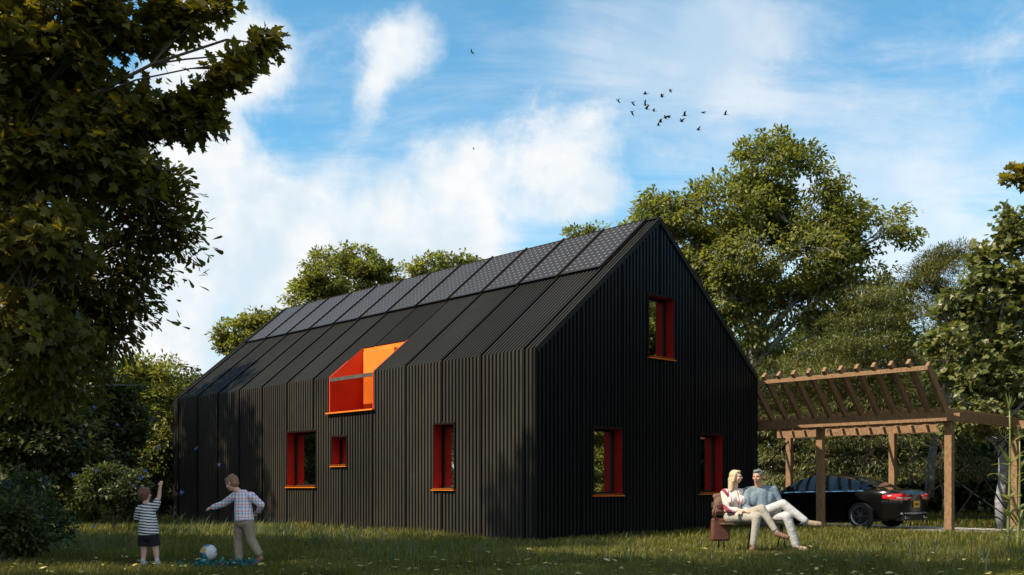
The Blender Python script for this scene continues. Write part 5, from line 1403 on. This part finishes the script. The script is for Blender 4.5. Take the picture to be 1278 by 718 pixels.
# folded brown jacket over the backrest end
jk = blob_mesh("jacket", [("c", V3(-0.10, 0, 0.62), V3(0.10, 0.0, 0.64), 0.05, 0.06), ("c", V3(-0.09, 0.02, 0.86), V3(0.11, 0.02, 0.88), 0.045, 0.05), ("c", V3(-0.08, 0.01, 0.64), V3(-0.06, 0.02, 0.84), 0.05, 0.05), ("c", V3(0.06, 0.01, 0.64), V3(0.08, 0.02, 0.86), 0.06, 0.05), ("e", V3(0, -0.02, 0.74), (0.12, 0.06, 0.12))], 0.012, M["brown_suede"], 4)
jo = link("jacket", jk, None, (bgx.x + 0.03, 15.98, gz(bgx.x, 15.9))); tag(jo, "crumpled brown jacket draped over the left end of the bench back", "jacket")

# ---------------------------------------------------------------- boys
def boy_ball():
    O = V3(at(300, 608, 12.85).x, 12.85, gz(at(300, 608, 12.85).x, 12.85)); root = empty("person", O)
    tag(root, "boy in pale plaid shirt and khaki trousers stepping towards the football", "person")
    s = 0.082
    hc = V3(-0.115, 0.02, 1.07); fw = V3(-0.90, 0.30, -0.34)
    shL, shR = V3(-0.085, 0.06, 0.905), V3(0.145, -0.03, 0.905)
    elL, elR = V3(-0.25, 0.12, 0.80), V3(0.265, 0.0, 0.79)
    haL, haR = V3(-0.405, 0.16, 0.755), V3(0.20, 0.13, 0.70)
    hpL, hpR = V3(-0.01, 0.03, 0.57), V3(0.105, -0.02, 0.57)
    kL, aL = V3(-0.045, 0.07, 0.34), V3(-0.03, 0.05, 0.075)
    kR, aR = V3(0.14, 0.0, 0.34), V3(0.25, -0.03, 0.15)
    hp, W, Mx = head_parts(hc, fw, s)
    body = hp + [("c", V3(0.02, 0.01, 0.92), hc + V3(0.02, 0, -0.05), 0.042, 0.042), ("c", V3(0.045, 0.0, 0.60), V3(0.03, 0.01, 0.84), 0.085, 0.09), ("c", shL, shR, 0.042, 0.042),
            ("c", shL, elL, 0.034, 0.028), ("c", elL, haL, 0.028, 0.020), ("c", shR, elR, 0.034, 0.028), ("c", elR, haR, 0.028, 0.020),
            ("c", hpL, kL, 0.055, 0.04), ("c", kL, aL, 0.04, 0.026), ("c", hpR, kR, 0.055, 0.04), ("c", kR, aR, 0.04, 0.026)]
    body += hand_parts(haL, V3(-0.95, 0.1, -0.2), V3(0, 0.3, -1), 0.12, 0.5, 1) + hand_parts(haR, V3(-0.6, 0.6, -0.2), V3(-0.3, 0, -1), 0.12, 0.7, 1)
    link("body", blob_mesh("body", body, 0.0055, M["skin_fair"], 3), root)
    st = [("k", V3(0.05, 0.0, 0.585), V3(0.035, 0.01, 0.74), 0.125, 0.115), ("c", V3(0.035, 0.01, 0.74), V3(0.03, 0.012, 0.87), 0.115, 0.108), ("c", shL, shR, 0.056, 0.056), ("c", V3(-0.01, 0.01, 0.94), V3(0.05, 0.01, 0.94), 0.046, 0.046),
          ("c", shL, elL, 0.056, 0.046), ("c", elL, haL + (elL - haL) * 0.10, 0.046, 0.038), ("c", shR, elR, 0.056, 0.046), ("c", elR, haR + (elR - haR) * 0.10, 0.046, 0.036)]
    link("shirt", blob_mesh("shirt", st, 0.010, M["plaid"], 4), root)
    tr_ = [("e", V3(0.05, 0.0, 0.58), (0.122, 0.105, 0.10)), ("c", hpL, kL, 0.078, 0.064), ("c", kL, aL + V3(0, 0, 0.03), 0.064, 0.056), ("c", hpR, kR, 0.076, 0.062), ("c", kR, aR + V3(-0.01, 0, 0.03), 0.062, 0.052)]
    link("trousers", blob_mesh("trousers", tr_, 0.010, M["khaki"], 4), root)
    for sh in (shoe_parts(V3(0.01, 0.04, 0.045), V3(-0.18, 0.10, 0.042), 0.036, 0.05), shoe_parts(V3(0.285, -0.02, 0.13), V3(0.185, 0.0, 0.04), 0.036, 0.045)):
        link("shoe", blob_mesh("shoe", sh, 0.008, M["tan_boot"], 2), root)
    hr = [("e", W(0, -0.22, 0.30), (0.94 * s, 1.02 * s, 0.98 * s), Mx), ("e", W(0, -0.55, -0.20), (0.80 * s, 0.62 * s, 0.70 * s), Mx), ("e", W(0, 0.45, 0.72), (0.74 * s, 0.55 * s, 0.36 * s), Mx), ("e", W(0.6, 0.05, 0.25), (0.3 * s, 0.4 * s, 0.4 * s), Mx), ("e", W(-0.6, 0.05, 0.25), (0.3 * s, 0.4 * s, 0.4 * s), Mx), ("e", W(0.2, -0.3, 1.22), (0.3 * s, 0.4 * s, 0.2 * s), Mx)]
    link("hair", blob_mesh("hair", hr, 0.008, M["hair_tan"], 2), root)
    face_bits(root, W, Mx, s)
boy_ball()

def boy_reach():
    O = V3(at(185, 608, 12.97).x, 12.97, gz(at(185, 608, 12.97).x, 12.97)); root = empty("person", O)
    tag(root, "small boy in navy striped tee and dark shorts reaching up for butterflies", "person")
    s = 0.084
    hc = V3(-0.05, 0.02, 0.925); fw = V3(0.30, 0.90, 0.22)
    shL, shR = V3(-0.11, 0.0, 0.735), V3(0.085, 0.0, 0.765)
    elL, elR = V3(-0.165, 0.06, 0.61), V3(0.125, 0.03, 0.885)
    haL, haR = V3(-0.185, 0.16, 0.60), V3(0.135, 0.05, 1.015)
    hpL, hpR = V3(-0.055, 0, 0.39), V3(0.06, 0, 0.39)
    kL, aL = V3(-0.06, 0.02, 0.22), V3(-0.065, 0.0, 0.065)
    kR, aR = V3(0.09, 0.02, 0.22), V3(0.115, 0.0, 0.065)
    hp, W, Mx = head_parts(hc, fw, s)
    body = hp + [("c", V3(-0.02, 0.0, 0.76), hc + V3(0.01, -0.01, -0.05), 0.040, 0.042), ("c", V3(0, 0.0, 0.42), V3(-0.01, 0.0, 0.68), 0.09, 0.082), ("c", shL, shR, 0.038, 0.038),
            ("c", shL, elL, 0.032, 0.028), ("c", elL, haL, 0.028, 0.020), ("c", shR, elR, 0.034, 0.029), ("c", elR, haR, 0.029, 0.020),
            ("c", hpL, kL, 0.054, 0.040), ("c", kL, aL, 0.042, 0.026), ("c", hpR, kR, 0.054, 0.040), ("c", kR, aR, 0.042, 0.026), ("c", aL, aL + V3(0.0, 0.06, -0.03), 0.026, 0.022), ("c", aR, aR + V3(0.02, 0.06, -0.03), 0.026, 0.022)]
    body += hand_parts(haL, V3(-0.3, 0.9, 0.1), V3(0.5, 0, -1), 0.105, 0.6, 1) + hand_parts(haR, V3(0.12, 0.15, 1), V3(-0.2, 1, 0), 0.105, 0.45, 1)
    link("body", blob_mesh("body", body, 0.0055, M["skin_fair"], 3), root)
    st = [("k", V3(0.005, 0.0, 0.405), V3(0.0, 0, 0.56), 0.132, 0.118), ("c", V3(0, 0, 0.56), V3(-0.012, 0, 0.70), 0.118, 0.100), ("c", shL, shR, 0.052, 0.052), ("c", V3(-0.05, 0, 0.775), V3(0.02, 0, 0.78), 0.042, 0.042), ("c", shL, shL + (elL - shL) * 0.85, 0.054, 0.05), ("c", shR, shR + (elR - shR) * 0.55, 0.054, 0.05)]
    link("tee_shirt", blob_mesh("tee_shirt", st, 0.010, M["tee_stripe"], 4), root)
    tr_ = [("e", V3(0.0, 0.0, 0.39), (0.125, 0.108, 0.085)), ("k", hpL, V3(-0.06, 0.01, 0.265), 0.074, 0.078), ("k", hpR, V3(0.075, 0.01, 0.265), 0.074, 0.078)]
    link("shorts", blob_mesh("shorts", tr_, 0.010, M["navy"], 3), root)
    for a in (aL, aR):
        link("shoe", blob_mesh("shoe", shoe_parts(a + V3(0, -0.045, -0.03), a + V3(0.0, 0.10, -0.032), 0.036, 0.05), 0.008, M["white_shoe"], 2), root)
    hr = [("e", W(0, -0.24, 0.28), (0.95 * s, 1.02 * s, 0.98 * s), Mx), ("e", W(0, -0.55, -0.28), (0.80 * s, 0.60 * s, 0.70 * s), Mx), ("e", W(0, 0.42, 0.70), (0.72 * s, 0.5 * s, 0.34 * s), Mx), ("e", W(0.6, 0.0, 0.15), (0.32 * s, 0.4 * s, 0.4 * s), Mx), ("e", W(-0.6, 0.0, 0.15), (0.32 * s, 0.4 * s, 0.4 * s), Mx)]
    link("hair", blob_mesh("hair", hr, 0.008, M["hair_brown"], 2), root)
    face_bits(root, W, Mx, s)
boy_reach()

# ---------------------------------------------------------------- football
def football():
    bm = bmesh.new(); bmesh.ops.create_icosphere(bm, subdivisions=4, radius=0.112); me = bpy.data.meshes.new("football"); bm.to_mesh(me); bm.free(); smooth(me)
    m, nt, p, out = new_mat("football_panels"); p.inputs["Roughness"].default_value = 0.4
    tc = nt.nodes.new("ShaderNodeTexCoord"); vo = nt.nodes.new("ShaderNodeTexVoronoi"); vo.inputs["Scale"].default_value = 9.5
    nt.links.new(tc.outputs["Object"], vo.inputs["Vector"])
    ve = nt.nodes.new("ShaderNodeTexVoronoi"); ve.feature = "DISTANCE_TO_EDGE"; ve.inputs["Scale"].default_value = 9.5; nt.links.new(tc.outputs["Object"], ve.inputs["Vector"])
    sp = nt.nodes.new("ShaderNodeSeparateColor"); nt.links.new(vo.outputs["Color"], sp.inputs[0])
    cr = nt.nodes.new("ShaderNodeValToRGB"); cr.color_ramp.interpolation = "CONSTANT"; e = cr.color_ramp.elements
    for q in range(3): e.new(0.5)
    for i, (q, c) in enumerate(((0, (0.75, 0.75, 0.76)), (0.60, (0.03, 0.10, 0.24)), (0.76, (0.60, 0.10, 0.20)), (0.82, (0.05, 0.30, 0.42)), (0.92, (0.60, 0.5, 0.12)))): e[i].position = q; e[i].color = (*c, 1)
    nt.links.new(sp.outputs[0], cr.inputs[0])
    lt = nt.nodes.new("ShaderNodeMath"); lt.operation = "LESS_THAN"; lt.inputs[1].default_value = 0.02; nt.links.new(ve.outputs["Distance"], lt.inputs[0])
    mx = nt.nodes.new("ShaderNodeMix"); mx.data_type = "RGBA"; nt.links.new(lt.outputs[0], mx.inputs["Factor"]); nt.links.new(cr.outputs[0], mx.inputs[6]); mx.inputs[7].default_value = (0.3, 0.3, 0.32, 1)
    nt.links.new(mx.outputs[2], p.inputs["Base Color"])
    me.materials.append(m)
    x = at(260, 608, 13.4).x
    o = link("football", me, None, (x, 13.4, gz(x, 13.4) + 0.15)); o.rotation_euler = (0.4, 1.9, 0.7)
    tag(o, "white football with blue and red panels in the grass between the boys", "ball")
football()

# ---------------------------------------------------------------- butterflies
M["wing_blue"] = pmat("blue_butterfly_wing", (0.10, 0.24, 0.60), (0.04, 0.09, 0.32), rough=0.4, scale=60); M["wing_dark"] = pmat("dark_insect_body", (0.03, 0.02, 0.03), rough=0.7, scale=40)
def butterfly_mesh():
    mbs = []
    for s in (-1, 1):
        w_ = MB()
        up = [(0.004, 0.010), (0.030, 0.038), (0.046, 0.034), (0.042, 0.012), (0.022, -0.002), (0.034, -0.016), (0.026, -0.036), (0.010, -0.030), (0.003, -0.006)]
        A = [Vector((s * x * 0.82, y, x * 0.62)) for x, y in up]; B = [a + Vector((0, 0, 0.0012)) for a in A]
        w_.face(A if s < 0 else A[::-1]); w_.face(B[::-1] if s < 0 else B)
        mbs.append(w_)
    b = MB(); b.tube([(0, 0.022, 0.002), (0, 0.005, 0.003), (0, -0.028, 0)], [0.003, 0.004, 0.002], n=6)
    b.tube([(0, 0.022, 0.002), (0.008, 0.036, 0.008)], 0.0007, n=4); b.tube([(0, 0.022, 0.002), (-0.008, 0.036, 0.008)], 0.0007, n=4)
    return mbs, b
bl_txt = [((118.6, 508), 16, "high blue butterfly against the dark trees, leftmost of the upper two"), ((145.5, 531), 14, "blue butterfly flying before the pale tree, left of the wall corner"),
          ((199, 559), 13, "blue butterfly just left of the far house corner above the small boy"), ((245.5, 560.5), 12.6, "blue butterfly in front of the black wall, highest there"),
          ((272, 580), 12.4, "blue butterfly in front of the wall, nearest the plaid shirt boy's head"), ((180.5, 588), 12.7, "blue butterfly close above the small boy's head, topmost of a cluster"),
          ((176, 597), 12.6, "blue butterfly in the cluster, right over the small boy's hair"), ((168.5, 607), 12.8, "blue butterfly beside the small boy's head at its left"),
          ((227, 615), 12.7, "blue butterfly low before the wall, right of the raised hand"), ((118, 588), 15, "blue butterfly half way down among the dark left trees"),
          ((92, 593), 16, "blue butterfly farthest left, near the pale bent trunk"), ((117, 658), 13.5, "blue butterfly lowest of all, just above the lawn at left")]
ref = None; br_ = random.Random(4)
for (uv, Y, lab) in bl_txt:
    if ref is None:
        root = empty("butterfly"); ws, b = butterfly_mesh()
        for w_ in ws: w_.build("wing", M["wing_blue"], root)
        b.build("body", M["wing_dark"], root); ref = root
    else:
        root = ref.copy(); COL.objects.link(root)
        for ch in list(ref.children): c = ch.copy(); COL.objects.link(c); c.parent = root
    root.location = at(*uv, Y); root.rotation_euler = (br_.uniform(0.5, 1.3), br_.uniform(-0.6, 0.6), br_.uniform(-1.5, 1.5)); root.scale = (br_.uniform(0.6, 0.8) * Y / 13,) * 3
    tag(root, lab, "butterfly", "blue butterflies round the small boy")

# ---------------------------------------------------------------- birds
M["feather"] = pmat("dark_feathers", (0.035, 0.032, 0.036), (0.02, 0.018, 0.022), rough=0.8, scale=30)
def bird_meshes(flap):
    b = MB(); b.tube([(0, 0.17, 0.02), (0, 0.135, 0.022), (0, 0.10, 0.016), (0, 0.03, 0), (0, -0.08, 0.0), (0, -0.14, 0.006)], [0.004, 0.020, 0.024, 0.038, 0.024, 0.010], n=10)
    tl = MB(); q = [(-0.012, -0.12, 0.006), (-0.04, -0.23, 0.008), (0.04, -0.23, 0.008), (0.012, -0.12, 0.006)]
    tl.hexa([Vector(p) for p in q] + [Vector(p) + Vector((0, 0, 0.006)) for p in q])
    W_ = []
    for s in (-1, 1):
        w_ = MB()
        st = [(0.0, 0.06, -0.06, 0.0), (0.10, 0.085, -0.05, 0.10 * flap), (0.20, 0.05, -0.055, 0.20 * flap * 0.9), (0.30, -0.02, -0.075, 0.30 * flap * 0.75)]
        for (x0, a0, b0, z0), (x1, a1, b1, z1) in zip(st[:-1], st[1:]):
            lo_ = [Vector((s * x0, a0, z0)), Vector((s * x1, a1, z1)), Vector((s * x1, b1, z1)), Vector((s * x0, b0, z0))]
            w_.hexa(lo_ + [p + Vector((0, 0, 0.008)) for p in lo_])
        W_.append(w_)
    return b, tl, W_
protos = []
def bird(uv, Y, lab, kind, rot, sc=1.0, group=True):
    while len(protos) < 3:
        fl = (0.9, 0.25, -0.8)[len(protos)]
        rt = empty("bird"); b, tl, W_ = bird_meshes(fl)
        b.build("body", M["feather"], rt); tl.build("tail", M["feather"], rt)
        for w_ in W_: w_.build("wing", M["feather"], rt)
        protos.append([rt, False])
    pr = protos[kind]
    if not pr[1]: o = pr[0]; pr[1] = True
    else:
        o = pr[0].copy(); COL.objects.link(o)
        for ch in list(pr[0].children): c = ch.copy(); COL.objects.link(c); c.parent = o
    o.location = at(*uv, Y); o.rotation_euler = rot; o.scale = (sc,) * 3
    tag(o, lab, "bird"); 
    if group: o["group"] = "flock of dark birds above the trees"
fl_px = [(150, 245), (280, 268), (275, 352), (395, 195), (393, 292), (405, 328), (468, 343), (543, 222), (618, 157), (570, 410), (602, 402), (530, 444), (510, 474), (742, 387), (715, 440), (905, 362), (865, 515), (1103, 380)]
fl_lab = ["dark bird leading the flock at its far left", "dark bird second from the left in the upper edge of the flock", "dark bird flying head on below the second bird of the flock", "dark bird at the top of the flock's left half, second row peak",
          "dark bird in the upper half of the vertical pair left of the flock's centre", "dark bird in the lower half of the vertical pair left of the flock's centre", "small thin dark bird just right of the vertical pair", "dark bird with raised wings below the topmost one",
          "topmost dark bird of the whole flock", "largest dark bird of the low cluster of four", "small dark bird touching the right of the cluster's largest bird", "dark bird between largest and lowest birds of the low cluster",
          "lowest left dark bird of the cluster of four", "dark bird with one tall wing, upper of the pair right of the cluster", "dark bird lower of the pair right of the cluster", "flat gliding dark bird right of the pair, wings edge on",
          "lowest dark bird of the flock, nearest above the big tree", "dark bird trailing the flock at its far right"]
kinds = [2, 2, 2, 1, 0, 0, 1, 0, 2, 0, 1, 0, 0, 0, 0, 1, 0, 0]
bq = random.Random(8)
for (x, y), lab, kd in zip(fl_px, fl_lab, kinds):
    yaw = R(90) + bq.uniform(-0.5, 0.5) if kd != 2 else R(60) + bq.uniform(-0.4, 0.4)
    bird((750 + x / 7.1, 90 + y / 7.1), 62 + bq.uniform(-5, 5), lab, kd, (bq.uniform(-0.2, 0.4), bq.uniform(-0.5, 0.5), yaw), bq.uniform(0.78, 0.98))
bird((589, 65.5), 62, "lone dark bird high in the open blue above the roof", 1, (0.3, 0.4, 1.2), 0.75, False)
bird((591, 186), 85, "tiny far bird in front of the white cloud bank", 1, (0.2, 0.3, 1.4), 0.6, False)

# ================================================================== plants that stand alone
# maize plant at the right edge
M["maize"] = pmat("maize_green", (0.19, 0.20, 0.055), (0.10, 0.125, 0.04), rough=0.5, scale=5); M["maize_leaf"] = leaf_mat("maize_blade", [(0.06, 0.11, 0.05), (0.12, 0.16, 0.05), (0.24, 0.23, 0.09), (0.34, 0.28, 0.12)], 0.35)
def blade_strip(mbx, a, d, L, w, droop, n=7, m=0):
    a = Vector(a); d = Vector(d).normalized(); s = d.cross(Vector((0, 0, 1)))
    if s.length < 0.05: s = Vector((1, 0, 0))
    s.normalize(); prev = None
    for i in range(n + 1):
        t = i / n; c = a + d * L * t + Vector((0, 0, -droop * L * t * t)); ww = w * math.sin(min(1, t * 1.3 + 0.18) * 2.6) ** 0.8 if t < 0.999 else 0.001
        ww = max(ww, 0.001); q = (c - s * ww / 2 + Vector((0, 0, ww * 0.18)), c, c + s * ww / 2 + Vector((0, 0, ww * 0.18)))
        if prev:
            mbx.face([prev[0], prev[1], q[1], q[0]], m, True); mbx.face([prev[1], prev[2], q[2], q[1]], m, True)
        prev = q
def maize(u, v, Y, hgt, seed, label, nleaf):
    p = at(u, v, Y); r = random.Random(seed)
    root = empty("maize_plant", (p.x, Y, gz(p.x, Y))); tag(root, label, "plant", "maize plants at the right edge")
    st = MB(); k_ = 9; pts = [(0.05 * math.sin(2.5 * t) * hgt / 2.3, 0.02 * math.sin(4 * t), hgt * t) for t in np.linspace(0, 1, k_)]
    st.tube(pts, list(np.linspace(0.026, 0.010, k_)), n=8)
    for q in range(1, 8):
        i = q * (k_ - 1) / 8; a_ = pts[int(i)]; st.tube([(a_[0], a_[1], a_[2] - 0.012), (a_[0], a_[1], a_[2] + 0.012)], 0.029 - 0.002 * q, n=8)
    st.build("stalk", M["maize"], root)
    for i in range(nleaf):
        t = 0.12 + 0.8 * i / nleaf; j = min(int(t * (k_ - 1)), k_ - 1)
        sgn = 1 if i % 2 else -1
        lf = MB(); blade_strip(lf, pts[j], (sgn * r.uniform(0.45, 0.9), r.uniform(-0.6, 0.6), r.uniform(0.5, 1.3)), r.uniform(0.30, 0.52), r.uniform(0.06, 0.095), r.uniform(0.1, 0.6))
        lf.build("leaf", M["maize_leaf"], root)
    tp = MB()
    for i in range(9): blade_strip(tp, pts[-1], (r.uniform(-0.5, 0.5), r.uniform(-0.4, 0.4), 1.0), r.uniform(0.18, 0.34), 0.018, r.uniform(-0.1, 0.25), 5)
    tp.build("tassel", M["maize_leaf"], root)
maize(1257, 690, 15.2, 2.15, 3, "tall pale maize plant in front of the right carport post", 14)
maize(1270, 690, 15.6, 1.7, 5, "shorter maize plant just right of the tall pale one", 11)

# bent pale trunk trees
def bent_tree(label, pts, rad, seed, twigs=40):
    r = np.random.default_rng(seed); b = Vector(pts[0]); root = empty("birch_tree", (b.x, b.y, 0)); tag(root, label, "tree")
    w_ = MB(); P = [Vector(p) - Vector((b.x, b.y, 0)) for p in pts]
    w_.tube(P, list(np.linspace(rad, rad * 0.4, len(P))), n=9)
    A = []
    for i in range(twigs):
        j = int(r.integers(len(P) // 2, len(P))); e = P[j] + Vector((r.normal(0, 0.8), r.normal(0, 0.8), abs(r.normal(0.3, 0.6)))); A.append(tuple(e)); w_.tube([P[j], (P[j] + e) / 2 + Vector((0, 0, 0.1)), e], [0.02, 0.012, 0.005], n=5)
    w_.build("trunk", M["pale_bark"], root); A = np.array(A); o_ = A / np.linalg.norm(A, axis=1, keepdims=True)
    V, F = leaf_cloud(A, o_, 26, 0.3, "oval", 0.10, r); link("crown", big_mesh("crown", V, F, M["leaf_sun"]), root)
Yt = 32.0
bent_tree("bent pale trunk bowing left beyond the carport's middle", [at(1160, 622, Yt), at(1161, 595, Yt), at(1163, 570, Yt), at(1168, 545, Yt), at(1178, 520, Yt), at(1183, 500, Yt), at(1179, 488, Yt), at(1168, 483, Yt), at(1153, 486, Yt)], 0.15, 3)
bent_tree("pale trunk leaning in the shade at the left of the lawn", [at(66, 625, 27), at(66, 600, 27), at(64, 575, 27), at(67, 550, 27), at(63, 520, 27), at(70, 490, 27)], 0.12, 4)
bent_tree("pale trunk arching behind the front carport post", [at(1025, 600, 33), at(1024, 575, 33), at(1021, 556, 33), at(1010, 548, 33), at(993, 549, 33)], 0.08, 6, 20)
bent_tree("straight pale trunk between the right carport posts", [at(1252, 640, 30), at(1251, 590, 30), at(1250, 550, 30), at(1248, 510, 30), at(1250, 470, 30)], 0.13, 7)

# shrubs
def shrub(label, u, v, ru, rv, Y, seed, mat, kind="oval", size=0.09, n_tw=150, per=34, spread=0.17):
    p = at(u, v, Y); k_ = Y / FPX
    return tree("shrub", label, "shrub", (p.x, Y, gz(p.x, Y)), [(p.x, Y, max(p.z, rv * k_ * 0.6), ru * k_, ru * k_, rv * k_, 1), (p.x + ru * k_ * 0.5, Y + 0.2, max(p.z * 0.6, 0.3), ru * k_ * 0.6, ru * k_ * 0.6, rv * k_ * 0.6, 1)],
                n_tw, per, kind, size, M[mat], M["bark"], seed, tr=0.04, spread=spread, n_limb=7, fork=0.15, shell=0.3, twig_r=0.004)
shrub("pale leaved rounded shrub at the lower left edge", 35, 632, 42, 38, 13.5, 801, "leaf_dark", "drop", 0.09, 80, spread=0.2)
shrub("dark low shrub under the trees left of the house", 140, 612, 40, 32, 21.0, 802, "leaf_dark", size=0.1, n_tw=190)
shrub("lit low shrub at the foot of the pale trunk", 85, 628, 34, 20, 24.0, 803, "leaf_sun", size=0.1)
shrub("dark shrub in the bottom left corner", 5, 660, 34, 40, 11.8, 804, "leaf_dark", "drop", 0.09, 150)
shrub("shaded shrub behind the parked car's nose", 1000, 600, 40, 32, 33, 805, "leaf_mid", size=0.12, n_tw=180, spread=0.25)
# blue-green seedling mats in front of the ball player
M["teal_leaf"] = leaf_mat("teal_leaf", [(0.02, 0.09, 0.11), (0.03, 0.14, 0.17), (0.06, 0.2, 0.22)], 0.3, tcol=(0.8, 1.5, 1.3))
def seedlings(label, u, Y, n, w_, seed):
    r = np.random.default_rng(seed); x0 = at(u, 608, Y).x; root = empty("ground_plant", (x0, Y, gz(x0, Y))); tag(root, label, "plant")
    A = np.stack([r.normal(0, w_, n), r.normal(0, w_ * 0.6, n), r.uniform(0.03, 0.09, n)], -1); st = MB()
    for a in A: st.tube([(a[0] * 0.9, a[1] * 0.9, -0.03), tuple(a)], [0.003, 0.0015], n=4)
    st.build("stem", M["maize"], root); V, F = leaf_cloud(A, np.tile(np.array([0, 0, 1.0]), (n, 1)), 6, 0.04, "drop", 0.075, r, 0.2); link("foliage", big_mesh("foliage", V, F, M["teal_leaf"]), root)
seedlings("low blue-green plant in the grass under the ball player's feet", 300, 11.85, 30, 0.22, 1)
seedlings("small blue-green plant in the grass below the football", 262, 11.8, 16, 0.14, 2)

# twig reaching in from a tree beyond the right of the frame
Yw = 15.0; tx = at(1330, 608, Yw)
lobw = [px_lobe(1266, 222, 12, 9, Yw, 1), px_lobe(1290, 225, 16, 14, Yw, 1), px_lobe(1325, 230, 26, 26, Yw, 1), px_lobe(1360, 250, 40, 46, Yw, 1)]
tree("maple_tree", "leafy twig end of a tree mostly beyond the right edge", "tree", (tx.x + 1.6, Yw, 0), lobw, 90, 16, "maple", 0.13, M["leaf_olive"], M["bark"], 901, tr=0.12, spread=0.16, n_limb=6, fork=2.0, twig_r=0.005, flat=0.8, top=5.2)
